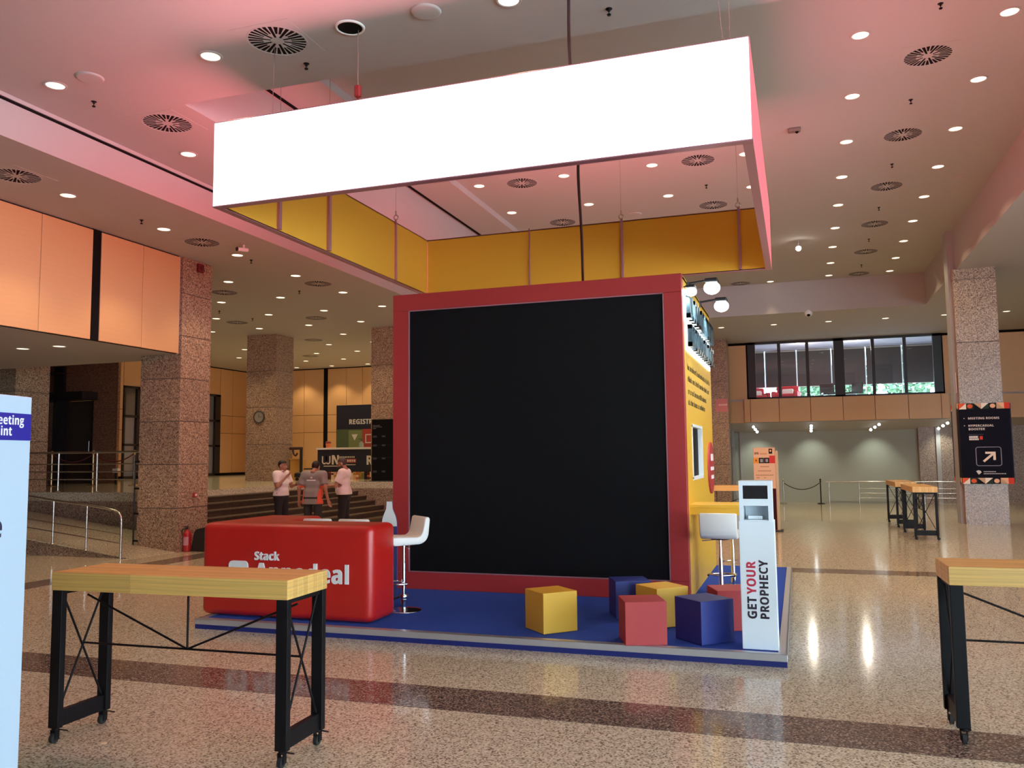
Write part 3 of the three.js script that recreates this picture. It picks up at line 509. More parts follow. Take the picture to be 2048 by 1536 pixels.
{ // red reception counter, L-shaped and rounded
  const o = thing('reception_counter', 'glossy red rounded reception counter with white lettering on the platform', 'counter');
  const sh = new THREE.Shape(), pts = [[-6.1, -7.58], [-4.05, -7.58], [-4.05, -8.12], [-5.35, -8.12], [-5.35, -8.85], [-6.1, -8.85]], r = 0.1;
  const round = (p, q, rr) => { const l = Math.hypot(q[0] - p[0], q[1] - p[1]); return [p[0] + (q[0] - p[0]) * rr / l, p[1] + (q[1] - p[1]) * rr / l]; };
  pts.forEach((p, i) => { const a = pts[(i + 5) % 6], b = pts[(i + 1) % 6], s = round(p, a, r), e = round(p, b, r); i ? sh.lineTo(s[0], s[1]) : sh.moveTo(s[0], s[1]); sh.quadraticCurveTo(p[0], p[1], e[0], e[1]); });
  sh.closePath();
  const g = new THREE.ExtrudeGeometry(sh, { depth: 0.82, bevelEnabled: true, bevelSize: 0.07, bevelThickness: 0.07, bevelOffset: -0.07, bevelSegments: 6, curveSegments: 8 }).rotateX(Math.PI / 2).translate(0, 1.0, 0);
  part(o, 'body', toCreasedNormals(g, 0.7), M.redGloss);
  part(o, 'plinth', span(-5.95, -4.2, PZ, 0.15, -7.72, -8.0), M.black);
  const zt = -7.578;
  text('Stack', 0.084, 0.012, -5.42, 0.7, zt, M.white, o, 'small_lettering'); text('Appodeal', 0.178, 0.014, -5.41, 0.49, zt, M.white, o, 'large_lettering');
  const lg = new THREE.Shape(); const rr = (s, x, y, w, h, q) => { s.moveTo(x + q, y); s.lineTo(x + w - q, y); s.quadraticCurveTo(x + w, y, x + w, y + q); s.lineTo(x + w, y + h - q); s.quadraticCurveTo(x + w, y + h, x + w - q, y + h); s.lineTo(x + q, y + h); s.quadraticCurveTo(x, y + h, x, y + h - q); s.lineTo(x, y + q); s.quadraticCurveTo(x, y, x + q, y); };
  rr(lg, -5.73, 0.45, 0.235, 0.235, 0.055); const ho = new THREE.Path(); rr(ho, -5.685, 0.48, 0.145, 0.11, 0.03); lg.holes.push(ho);
  part(o, 'logo', new THREE.ExtrudeGeometry(lg, { depth: 0.014, bevelEnabled: false }).translate(0, 0, zt), M.white);
}
// bar stools
const stool = thing('bar_stool', 'white bar stool on a chrome pole beside the right end of the red counter', 'bar stool', [-4.1, PZ, -8.4], -0.75, 'white bar stools of the stand');
{
  part(stool, 'base', lathe([[0, 0.03], [0.03, 0.028], [0.12, 0.022], [0.185, 0.012], [0.195, 0.004], [0.19, 0], [0, 0]], 36), M.chrome);
  part(stool, 'pole', [rod(V(0, 0.02, 0), V(0, 0.14, 0), 0.032, 16), rod(V(0, 0.12, 0), V(0, 0.5, 0), 0.024, 16), rod(V(0, 0.48, 0), V(0, 0.72, 0), 0.017, 16)], M.chrome);
  part(stool, 'collar', lathe([[0.026, 0.12], [0.045, 0.12], [0.045, 0.17], [0.026, 0.17]], 20), M.chrome);
  part(stool, 'footrest', [new THREE.TorusGeometry(0.15, 0.011, 8, 28, Math.PI * 1.2).rotateX(Math.PI / 2).rotateY(0.3).translate(0, 0.3, 0.06), rod(V(0, 0.3, 0), V(0.13, 0.3, 0.08), 0.01), rod(V(0, 0.3, 0), V(-0.13, 0.3, 0.08), 0.01)], M.chrome);
  const s = new THREE.Shape();
  s.moveTo(0.2, 0.74); s.quadraticCurveTo(0.215, 0.78, 0.19, 0.79); s.lineTo(-0.08, 0.78); s.quadraticCurveTo(-0.14, 0.79, -0.155, 0.86); s.lineTo(-0.18, 0.98); s.quadraticCurveTo(-0.19, 0.995, -0.21, 0.985); s.lineTo(-0.215, 0.97); s.lineTo(-0.2, 0.82); s.quadraticCurveTo(-0.18, 0.735, -0.1, 0.725); s.lineTo(0.17, 0.72); s.closePath();
  const g = new THREE.ExtrudeGeometry(s, { depth: 0.36, bevelEnabled: true, bevelSize: 0.012, bevelThickness: 0.02, bevelSegments: 3, curveSegments: 8 }).translate(0, 0, -0.18).rotateY(-Math.PI / 2);
  part(stool, 'seat_shell', toCreasedNormals(g, 0.8), M.whiteSeat);
  part(stool, 'seat_plate', lathe([[0, 0.69], [0.1, 0.7], [0.11, 0.722], [0, 0.722]], 20), M.black);
  part(stool, 'lift_lever', rod(V(0.03, 0.7, 0), V(0.2, 0.68, 0.02), 0.006), M.chrome);
}
again(stool, 'white bar stool turned away at the front end of the yellow bar', [-0.86, PZ, -9.72], Math.PI);
again(stool, 'white bar stool tucked under the yellow bar behind the kiosk', [-0.82, PZ, -10.95], Math.PI * 0.9);
again(stool, 'white bar stool behind the red counter beneath the grey-shirted man', [-5.12, PZ, -8.5], Math.PI).scale.set(0.86, 0.975, 1);
again(stool, 'white bar stool behind the red counter near its right rounded end', [-4.66, PZ, -8.5], Math.PI).scale.set(0.92, 0.975, 1);
// cube seats
function cube(mat, x, z, turn, label) {
  const o = thing('cube_seat', label, 'cube seat', [x, PZ, z], turn, 'coloured cube seats on the blue carpet');
  part(o, 'body', rbox(0.366, 0.372, 0.366, 0.006, 0, 0.188, 0), mat); part(o, 'glide', [-0.15, 0.15].flatMap((a) => [-0.15, 0.15].map((b) => new THREE.CylinderGeometry(0.012, 0.012, 0.006, 10).translate(a, 0.003, b))), M.black);
}
cube(M.yellowCube, -2.292, -7.872, 0.79, 'yellow cube seat standing alone near the middle of the carpet');
cube(M.redCube, -1.37, -7.6, 0.36, 'red cube seat at the platform edge, frontmost of the cluster');
cube(M.blueCube, -0.85, -7.8, 0.79, 'dark blue cube seat beside the white kiosk');
cube(M.yellowCube, -1.318, -8.41, 0.76, 'yellow cube seat behind the red and blue ones');
cube(M.blueCube, -1.7, -8.75, 0.4, 'dark blue cube seat farthest back, against the black screen');
cube(M.redCube, -0.66, -8.42, 0.36, 'red cube seat half hidden behind the white kiosk');
{ // kiosk
  const o = thing('kiosk', 'slim white kiosk with small black screen and vertical lettering at the platform corner', 'kiosk', [-0.36, PZ + 0.004, -7.52]);
  part(o, 'body', rspan(-0.148, 0.145, 0, 1.07, 0, -0.24, 0.005), M.whiteBoard);
  const y0 = 1.07, y1 = 1.412;
  part(o, 'head', [span(-0.138, -0.105, y0, y1, 0, -0.24), span(0.1, 0.135, y0, y1, 0, -0.24), span(-0.105, 0.1, y1 - 0.04, y1, 0, -0.24), span(-0.105, 0.1, 1.2, 1.258, 0, -0.24), span(-0.105, 0.1, y0, 1.075, 0, -0.24), span(-0.105, 0.1, y0, y1, -0.22, -0.24)], M.whiteBoard);
  part(o, 'screen', rspan(-0.105, 0.1, 1.258, y1 - 0.04, -0.006, -0.02, 0.003), M.glossBlack); part(o, 'tray', [span(-0.1, 0.095, 1.075, 1.08, -0.005, -0.2), span(-0.1, 0.095, 1.08, 1.2, -0.2, -0.205), rbox(0.12, 0.03, 0.1, 0.005, -0.01, 1.098, -0.1)], M.whiteBoard);
  const D = S({ color: rgb(0.02, 0.014, 0.03) }), R = S({ color: rgb(0.6, 0.03, 0.07) });
  text('GET', 0.074, 0.002, -0.022, 0.25, 0.0, D, o, 'lettering', Math.PI / 2); text('YOUR', 0.074, 0.002, -0.022, 0.457, 0.0, R, o, 'lettering', Math.PI / 2); text('PROPHECY', 0.07, 0.002, 0.078, 0.25, 0.0, D, o, 'lettering', Math.PI / 2);
}
{ // bottle-shaped standee
  const o = thing('standee', 'slim bottle-shaped blue and white standee squeezed between red counter and screen', 'standee', [-4.6, PZ, -9.05]);
  const s = new THREE.Shape(); s.moveTo(-0.1, 0.02); s.lineTo(0.1, 0.02); s.lineTo(0.1, 0.86); s.bezierCurveTo(0.1, 0.98, 0.045, 1.0, 0.04, 1.06); s.lineTo(0.035, 1.13); s.lineTo(-0.035, 1.13); s.lineTo(-0.04, 1.06); s.bezierCurveTo(-0.045, 1.0, -0.1, 0.98, -0.1, 0.86); s.closePath();
  part(o, 'board', new THREE.ExtrudeGeometry(s, { depth: 0.012, bevelEnabled: false }), S({ color: rgb(0.05, 0.06, 0.2), roughness: 0.5 }));
  const c = new THREE.Shape(); c.moveTo(-0.098, 0.84); c.lineTo(0.098, 0.84); c.bezierCurveTo(0.098, 0.98, 0.045, 1.0, 0.04, 1.06); c.lineTo(0.034, 1.128); c.lineTo(-0.034, 1.128); c.lineTo(-0.04, 1.06); c.bezierCurveTo(-0.045, 1.0, -0.098, 0.98, -0.098, 0.84);
  part(o, 'white_top', new THREE.ExtrudeGeometry(c, { depth: 0.004, bevelEnabled: false }).translate(0, 0, 0.011), M.white); part(o, 'pink_print', [box(0.05, 0.14, 0.003, 0, 0.4, 0.013), box(0.04, 0.12, 0.003, 0, 0.22, 0.013)], S({ color: rgb(0.65, 0.2, 0.35) })); part(o, 'foot', rbox(0.2, 0.02, 0.2, 0.006, 0, 0.01, 0), M.black);
}

// ------------------------------------------------------------------ bar tables
const rollTable = thing('bar_table', 'high butcher-block bar table on black casters in front of the red counter', 'bar table', [-3.66, 0, -4.44], 0.035, 'rolling bar tables');
{
  const L = 1.69, W = 0.46, H = 1.05, t = 0.112, o = rollTable, lx = L / 2 - 0.04, lz = W / 2 - 0.03;
  for (let i = 0; i < 8; i++) { const z = -W / 2 + (i + 0.5) * W / 8; let x = -L / 2; const cut = [0.35 + 0.25 * ((i * 5) % 4) / 3, L]; for (const c of cut) { const x2 = -L / 2 + c; part(o, 'plank', rspan(x, x2, H - t, H, z - W / 16 + 0.0004, z + W / 16 - 0.0004, 0.0025, 1), woods[(i * 3 + (c === L ? 1 : 0)) % 4]); x = x2 + 0.0005; } }
  for (const sx of [-1, 1]) {
    for (const sz of [-1, 1]) {
      part(o, 'leg', rspan(sx * lx - 0.038, sx * lx + 0.038, 0.09, H - t, sz * lz - 0.022, sz * lz + 0.022, 0.004, 1), M.blackSteel);
      const c = part(o, 'caster', [lathe([[0, 0.09], [0.022, 0.09], [0.022, 0.075], [0, 0.072]], 14).translate(sx * lx, 0, sz * lz), span(sx * lx - 0.02, sx * lx - 0.015, 0.02, 0.08, sz * lz - 0.015, sz * lz + 0.02), span(sx * lx + 0.015, sx * lx + 0.02, 0.02, 0.08, sz * lz - 0.015, sz * lz + 0.02)], M.blackSteel);
      part(c, 'wheel', new THREE.CylinderGeometry(0.03, 0.03, 0.024, 20).rotateZ(Math.PI / 2).translate(sx * lx, 0.03, sz * lz + 0.01), M.rubber);
      part(c, 'brake', rbox(0.03, 0.008, 0.06, 0.003).rotateX(-0.4).translate(sx * lx + 0.03, 0.07, sz * lz - 0.03), M.blackSteel);
    }
    part(o, 'end_plate', rspan(sx * lx - 0.02, sx * lx + 0.02, 0.09, 0.19, -lz, lz, 0.004, 1), M.blackSteel); part(o, 'top_rail', rspan(sx * lx - 0.02, sx * lx + 0.02, H - t - 0.03, H - t, -lz, lz, 0.004, 1), M.blackSteel);
    part(o, 'cross_brace', rod(V(sx * lx, 0.19, -lz + 0.02), V(sx * lx, H - t - 0.02, lz - 0.02), 0.007), M.blackSteel); part(o, 'cross_brace', rod(V(sx * lx, 0.19, lz - 0.02), V(sx * lx, H - t - 0.02, -lz + 0.02), 0.007), M.blackSteel);
  }
  const ym = 0.57;
  part(o, 'stretcher', rod(V(-lx, ym, 0), V(lx, ym, 0), 0.007), M.blackSteel); part(o, 'centre_rod', rod(V(0, ym, 0), V(0, H - t, 0), 0.007), M.blackSteel);
  part(o, 'cross_brace', rod(V(0, ym, 0), V(-lx + 0.03, H - t - 0.06, 0), 0.007), M.blackSteel); part(o, 'cross_brace', rod(V(0, ym, 0), V(lx - 0.03, H - t - 0.06, 0), 0.007), M.blackSteel);
}
again(rollTable, 'high butcher-block bar table cut off by the right edge of the photo', [1.68, 0, -6.03], 0.02);
again(rollTable, 'far bar table standing end-on before the wrapped column, nearer of the pair', [2.34, 0, -19.45], Math.PI / 2 + 0.02);
again(rollTable, 'far bar table standing end-on before the wrapped column, farther of the pair', [2.3, 0, -22.3], Math.PI / 2 + 0.03);
again(rollTable, 'bar table half hidden behind the kiosk and the yellow side wall', [-1.75, 0, -19.3], 0.02);

// ------------------------------------------------------------------ signs
{ // meeting point sign at the left edge
  const o = thing('meeting_sign', 'tall white sign panel with blue band at the left edge of the photo', 'sign', [-2.93, 0, -2.6], 0);
  o.rotation.y = Math.atan2(0.974, -0.225);   // local +z faces the hall's right side, local x runs from near to far
  const W = 0.95, wm = S({ color: rgb(0.44, 0.57, 0.68), roughness: 0.5 });
  part(o, 'panel', rspan(-W, 0, 0.04, 2.008, -0.08, 0, 0.006), wm); part(o, 'blue_band', span(-W + 0.004, -0.006, 1.832, 1.938, 0, 0.003), S({ color: rgb(0.016, 0.014, 0.26), roughness: 0.5 }), 'blue band');
  part(o, 'foot', rspan(-W - 0.05, 0.05, 0, 0.04, -0.25, 0.17, 0.008), M.paleGrey);
  const L = (str, size, xr, y, m, z = 0.003) => { const g = new TextGeometry(str, { font, size, depth: 0.001, curveSegments: 4, bevelEnabled: false }); g.computeBoundingBox(); part(o, 'lettering', g.translate(xr - g.boundingBox.max.x, y, z), m); };
  L('Meeting', 0.035, -0.05, 1.893, M.white); L('Point', 0.035, -0.118, 1.85, M.white); L('e', 0.085, -0.147, 1.46, S({ color: rgb(0.02, 0.02, 0.06) }), 0);
}
{ // wrapped directory round the right-hand column
  const o = thing('column_directory', 'navy directory board wrapped round the granite column, with large arrow', 'sign', [4.36, 0, -22.72]);
  const strip = (c, w, y, h) => { const cs = ['#e2603c', '#f0b48c', '#f3e2cc', '#2c3a2c', '#d8432e', '#11131c', '#c9a27e']; let x = 0, k = 0; while (x < w) { c.fillStyle = cs[(k * 3) % 7]; c.fillRect(x, y, h, h); c.fillStyle = cs[(k * 5 + 2) % 7]; c.beginPath(); if (k % 3 === 0) { c.moveTo(x, y + h); c.lineTo(x + h, y + h); c.lineTo(x + h, y); } else if (k % 3 === 1) c.arc(x + h / 2, y + h / 2, h * 0.36, 0, 7); else { c.moveTo(x, y); c.lineTo(x + h, y + h); c.lineTo(x, y + h); } c.fill(); x += h; k++; } };
  const face = print(512, 1024, (c, w, h) => {
    c.fillStyle = '#0c0d1a'; c.fillRect(0, 0, w, h); strip(c, w, 0, 76); strip(c, w, h - 76, 76);
    c.fillStyle = '#e9dccb'; c.font = 'bold 38px sans-serif'; c.fillText('•', 42, 206); c.fillText('MEETING ROOMS', 86, 206); c.fillText('•', 42, 300); c.fillText('HYPERCASUAL', 86, 300); c.fillText('BOOSTER', 86, 344);
    c.fillStyle = '#565560'; c.fillRect(86, 396, 150, 6); c.fillStyle = '#f0e4d6'; c.fillRect(90, 418, 90, 26); c.fillRect(90, 450, 96, 20); c.fillStyle = '#d8432e'; c.fillRect(196, 420, 30, 44); c.fillStyle = '#0c0d1a'; for (let i = 0; i < 5; i++) { c.fillRect(100 + i * 18, 424, 5, 14); c.fillRect(104 + i * 17, 454, 5, 12); }
    c.strokeStyle = '#8b8a92'; c.lineWidth = 9; c.beginPath(); c.roundRect(150, 560, 250, 235, 26); c.stroke();
    c.strokeStyle = '#f2dcc4'; c.lineWidth = 26; c.lineCap = 'butt'; c.beginPath(); c.moveTo(222, 742); c.lineTo(322, 642); c.stroke(); c.beginPath(); c.moveTo(242, 632); c.lineTo(332, 632); c.lineTo(332, 724); c.stroke();
    c.fillStyle = '#d8d2cc'; c.beginPath(); c.moveTo(140, 862); c.arc(166, 880, 28, Math.PI, 0); c.lineTo(166, 908); c.fill(); for (let i = 0; i < 9; i++) c.fillRect(216 + i * 14, 864, 9, 11); for (let i = 0; i < 15; i++) c.fillRect(216 + i * 15, 890, 10, 11);
  });
  const side = print(256, 1024, (c, w, h) => { c.fillStyle = '#2a2a2c'; c.fillRect(0, 0, w, h); strip(c, w, 0, 76); strip(c, w, h - 76, 76); c.fillStyle = '#b8b2aa'; for (const y of [150, 260, 300, 430, 640, 880]) for (let i = 0; i < 7; i++) c.fillRect(60 + i * 20, y, 12, 18 + (i * 7) % 12); });
  part(o, 'core', span(-0.655, 0.46, 0.99, 2.88, -0.02, -1.06), M.navy);
  part(o, 'front_board', sheet(1.09, 1.93, -0.045, 1.93, 0.0).translate(-0.06, 0, -0.005), face); part(o, 'side_board', new THREE.BoxGeometry(1.0, 1.93, 0.002).rotateY(-Math.PI / 2).translate(-0.66, 1.93, -0.53), side);
}
{ // dark directory totem on the upper floor
  const o = thing('directory_totem', 'black directory totem in front of the right upper column, faint grey print', 'sign', [-11.55, UP, -22.25]);
  const p = print(384, 1024, (c, w, h) => { c.fillStyle = '#0b0b0f'; c.fillRect(0, 0, w, h); c.fillStyle = '#77757a'; for (let i = 0; i < 8; i++) c.fillRect(18 + i * 16, 92 + (i % 3) * 3, 11, 14); for (let i = 0; i < 11; i++) c.fillRect(18 + i * 15, 118, 10, 12); for (let i = 0; i < 4; i++) c.fillRect(20 + i * 15, 144, 10, 14); c.fillStyle = '#44434a'; for (const y of [270, 420, 640, 860]) { c.fillRect(20, y, 70, 34); c.fillRect(180, y, 60, 30); } c.fillStyle = '#3a393f'; c.fillRect(0, 430, w, 4); c.fillRect(0, 640, w, 3); });
  part(o, 'panel', rspan(-0.36, 0.36, 0.02, 1.82, -0.12, 0, 0.006), M.black); part(o, 'print', sheet(0.71, 1.78, 0, 0.92, 0.002), p); part(o, 'foot', rspan(-0.4, 0.4, 0, 0.02, -0.2, 0.06, 0.004), M.black);
}
{ // beige info totem in the hall
  const o = thing('info_totem', 'beige printed info totem behind the white kiosk', 'sign', [-0.71, 0, -20]);
  const p = print(512, 1536, (c, w, h) => {
    c.fillStyle = '#d2ac86'; c.fillRect(0, 0, w, h * 0.5); c.fillStyle = '#3a0c10'; c.fillRect(0, h * 0.5, w, h); c.fillStyle = '#c99a62'; c.fillRect(0, h * 0.5, w * 0.6, h * 0.1);
    c.fillStyle = '#231a18'; c.font = 'bold 62px sans-serif'; c.fillText('WN', 26, 128); c.font = '40px sans-serif'; c.fillStyle = '#b97048'; for (let i = 0; i < 8; i++) c.fillRect(160 + i * 21, 100 + (i % 2) * 5, 13, 26); c.fillStyle = '#1c1c20'; c.fillRect(368, 20, 84, 96); c.fillStyle = '#e2b078'; c.beginPath(); c.arc(410, 60, 20, 0, 7); c.fill();
    c.fillStyle = '#15151a'; c.fillRect(128, 190, 120, 104); c.fillRect(252, 190, 124, 104); c.fillStyle = '#c23a34'; c.fillRect(378, 150, 134, 144); c.fillStyle = '#d68f3a'; c.fillRect(0, 190, 124, 104); c.fillStyle = '#8d8c88'; c.fillRect(160, 212, 66, 64); c.fillRect(286, 212, 62, 60); c.fillStyle = '#7a3a24'; c.beginPath(); c.arc(64, 240, 18, 0, 7); c.fill();
    c.fillStyle = '#7a4c2e'; for (const [y, a, b] of [[350, 160, 360], [430, 100, 410], [510, 50, 470], [560, 60, 130], [560, 240, 280], [620, 60, 130], [620, 400, 440]]) for (let x = a; x < b; x += 15) c.fillRect(x, y, 9, 16);
  });
  part(o, 'panel', rspan(-0.27, 0.21, 0.03, 1.88, -0.1, 0, 0.006), S({ color: rgb(0.4, 0.26, 0.14) })); part(o, 'print', sheet(0.47, 1.84, -0.03, 0.955, 0.002), p); part(o, 'side_strip', rspan(0.21, 0.27, 0.03, 1.8, -0.1, 0, 0.005), S({ color: rgb(0.5, 0.36, 0.2) })); part(o, 'foot', rspan(-0.33, 0.33, 0, 0.03, -0.28, 0.14, 0.006), M.black);
}
{ // small signs
  const o = thing('pink_banner', 'small pink banner on the far granite column beside the gallery', 'banner', [-2.72, 3.61, -33.38]);
  part(o, 'cloth', rspan(-0.26, 0.21, -0.25, 0.25, -0.015, 0.005, 0.004), S({ color: rgb(0.62, 0.2, 0.2), roughness: 0.8 })); part(o, 'print', [0, 1, 2, 3, 4].map((i) => box(0.05, 0.06, 0.003, -0.1 + 0.065 * i, 0.02, 0.007)), S({ color: rgb(0.8, 0.5, 0.48) }));
  const e = thing('evacuation_plan', 'small white and pink notice on the left face of the wrapped column', 'notice', [3.735, 3.42, -23.1], -Math.PI / 2);
  part(e, 'board', rspan(-0.16, 0.16, -0.25, 0.25, 0, 0.015, 0.004), M.white); part(e, 'print', [box(0.24, 0.26, 0.003, 0, -0.08, 0.017)], S({ color: rgb(0.6, 0.3, 0.28) }));
  const a = thing('alarm_sounder', 'dark red square alarm sounder at the top of the granite pier', 'alarm', [-11.2, 5.55, -13.7], Math.PI / 2);
  part(a, 'housing', rbox(0.17, 0.17, 0.06, 0.015, 0, 0, 0.03), S({ color: rgb(0.16, 0.01, 0.015) })); part(a, 'grille', new THREE.CylinderGeometry(0.05, 0.05, 0.01, 18).rotateX(Math.PI / 2).translate(0, 0, 0.062), S({ color: rgb(0.07, 0.005, 0.008) }));
  const f = thing('fire_call_point', 'small red fire call point low on the granite pier', 'alarm', [-11.2, 1.06, -13.68], Math.PI / 2);
  part(f, 'housing', rbox(0.09, 0.09, 0.05, 0.01, 0, 0, 0.025), M.redPaint); part(f, 'press_plate', rbox(0.045, 0.045, 0.006, 0.002, 0, 0, 0.052), M.white);
  const w = thing('wall_clock', 'round wall clock on the upper column behind the pier', 'clock', [-16.1, 3.06, -22.65]);
  part(w, 'case', lathe([[0.0, 0.0], [0.2, 0.0], [0.2, 0.04], [0.17, 0.05], [0.16, 0.03], [0, 0.03]], 32).rotateX(Math.PI / 2), S({ color: rgb(0.06, 0.06, 0.05), roughness: 0.4 })); part(w, 'dial', new THREE.CylinderGeometry(0.162, 0.162, 0.004, 32).rotateX(Math.PI / 2).translate(0, 0, 0.032), S({ color: rgb(0.28, 0.25, 0.2) }));
  part(w, 'hand', [box(0.012, 0.09, 0.004, 0, 0.045, 0.037)], M.black); part(w, 'hand', [box(0.12, 0.01, 0.004, 0.05, 0, 0.037)], M.black);
}

// ------------------------------------------------------------------ railings, ropes, pier fittings
{
  const o = thing('ramp_railing', 'polished steel railing rising along the ramp on the left', 'railing', [0, 0, 0]);
  const z = -12.19, sl = (x) => Math.max(0, (-11.35 - x) * 0.12), P0 = [-11.54, -12.33, -13.12, -14.0, -14.9, -15.8, -16.7];
  const top = [V(-11.54, 0.0, z), V(-11.54, 0.6, z), V(-11.55, 0.73, z), V(-11.62, 0.82, z), V(-11.75, 0.86, z)];
  part(o, 'handrail', [tube([...top, V(-12.33, 0.94, z), V(-13.12, 1.02, z), V(-15, 1.27, z), V(-17.5, 1.57, z)], 0.022, 90, 10)], M.steel);
  for (const x of P0.slice(1)) { part(o, 'post', rod(V(x, sl(x), z), V(x, 0.84 + (-11.54 - x) * 0.118, z), 0.018, 10), M.steel); part(o, 'base_cap', lathe([[0, 0.03], [0.03, 0.028], [0.045, 0.012], [0.045, 0], [0, 0]], 16).translate(x, sl(x), z), M.steel); }
  for (const dy of [0.42, 0.26]) for (let i = 0; i < 6; i++) part(o, 'rail', rod(V(P0[i], dy + (-11.54 - P0[i]) * 0.115, z), V(P0[i + 1], dy + (-11.54 - P0[i + 1]) * 0.115, z), 0.014), M.steel);
}
{
  const o = thing('floor_railing', 'straight steel railing along the edge of the upper floor behind the ramp', 'railing', [0, UP, -14.82]);
  for (const x of [-14.75, -15.85, -16.95]) { part(o, 'post', rod(V(x, 0, 0), V(x, 0.88, 0), 0.02, 10), M.steel); part(o, 'base_cap', lathe([[0, 0.03], [0.035, 0.026], [0.05, 0.01], [0.05, 0], [0, 0]], 16).translate(x, 0, 0), M.steel); }
  part(o, 'handrail', rod(V(-17.05, 0.88, 0), V(-12.15, 0.88, 0), 0.024, 12), M.steel); for (const y of [0.62, 0.45, 0.28]) part(o, 'rail', rod(V(-17.05, y, 0), V(-12.15, y, 0), 0.014), M.steel);
}
{
  const o = thing('gallery_railing', 'long steel railing in front of the grey wall under the gallery', 'railing', [0, -0.26, -35.7]);
  for (const x of [1.1, 2.2, 4.5, 5.7]) { part(o, 'post', rod(V(x, 0, 0), V(x, 0.86, 0), 0.022, 10), M.steel); }
  part(o, 'handrail', rod(V(1.0, 0.86, 0), V(6.4, 0.86, 0), 0.025, 12), M.steel); for (const y of [0.6, 0.42, 0.24]) part(o, 'rail', rod(V(2.2, y, 0), V(5.7, y, 0), 0.011), M.steel);
  const q = thing('gallery_railing', 'short steel railing left of the beige totem, before the gallery posts', 'railing', [0, -0.26, -34.5]);
  part(q, 'handrail', rod(V(-2.4, 0.86, 0), V(-1.5, 0.86, 0), 0.025, 12), M.steel); for (const x of [-2.35, -1.55]) part(q, 'post', rod(V(x, 0, 0), V(x, 0.86, 0), 0.022, 10), M.steel);
}
function stanchion(x, y, z, label, group, mat = M.steel) {
  const o = thing('rope_stanchion', label, 'stanchion', [x, y, z], 0, group);
  part(o, 'base', lathe([[0, 0.04], [0.05, 0.036], [0.13, 0.018], [0.15, 0.008], [0.15, 0], [0, 0]], 28), mat); part(o, 'post', rod(V(0, 0.02, 0), V(0, 0.9, 0), 0.022, 14), mat); part(o, 'finial', [ball(0.035, 0, 0.95, 0), lathe([[0.02, 0.86], [0.034, 0.87], [0.034, 0.9], [0.02, 0.91]], 16)], mat);
}
function rope(a, b, sag, label, mat) { const o = thing('barrier_rope', label, 'rope'); const pts = []; for (let i = 0; i <= 10; i++) { const t = i / 10, p = a.clone().lerp(b, t); p.y -= sag * 4 * t * (1 - t); pts.push(p); } part(o, 'rope', tube(pts, 0.016, 24, 7), mat); part(o, 'clasp', [ball(0.024, a.x, a.y, a.z), ball(0.024, b.x, b.y, b.z)], M.brass); }
{
  const s = [[-19.6, -18.1], [-18.55, -18.5], [-17.5, -18.9]], nm = ['nearest the white sign', 'in the middle of the upper railing', 'beside the granite pier'];
  s.forEach(([x, z], i) => stanchion(x, UP, z, 'brass-footed rope stanchion on the upper floor ' + nm[i], 'rope stanchions of the upper floor', M.brass));
  const rm = S({ color: rgb(0.12, 0.02, 0.03), roughness: 0.8 });
  rope(V(-19.58, UP + 0.88, -18.1), V(-18.57, UP + 0.88, -18.5), 0.22, 'dark red barrier rope hanging between left and middle stanchions', rm); rope(V(-18.53, UP + 0.88, -18.5), V(-17.52, UP + 0.88, -18.9), 0.22, 'dark red barrier rope hanging between middle stanchion and pier', rm);
  stanchion(-0.62, -0.26, -35.6, 'rope stanchion beside the beige totem', 'rope stanchions under the gallery'); stanchion(0.78, -0.26, -35.6, 'rope stanchion at the start of the long gallery railing', 'rope stanchions under the gallery', M.blackSteel);
  rope(V(-0.6, 0.56, -35.6), V(0.76, 0.56, -35.6), 0.26, 'dark barrier rope sagging in front of the grey-green wall', S({ color: rgb(0.03, 0.028, 0.022), roughness: 0.8 }));
}
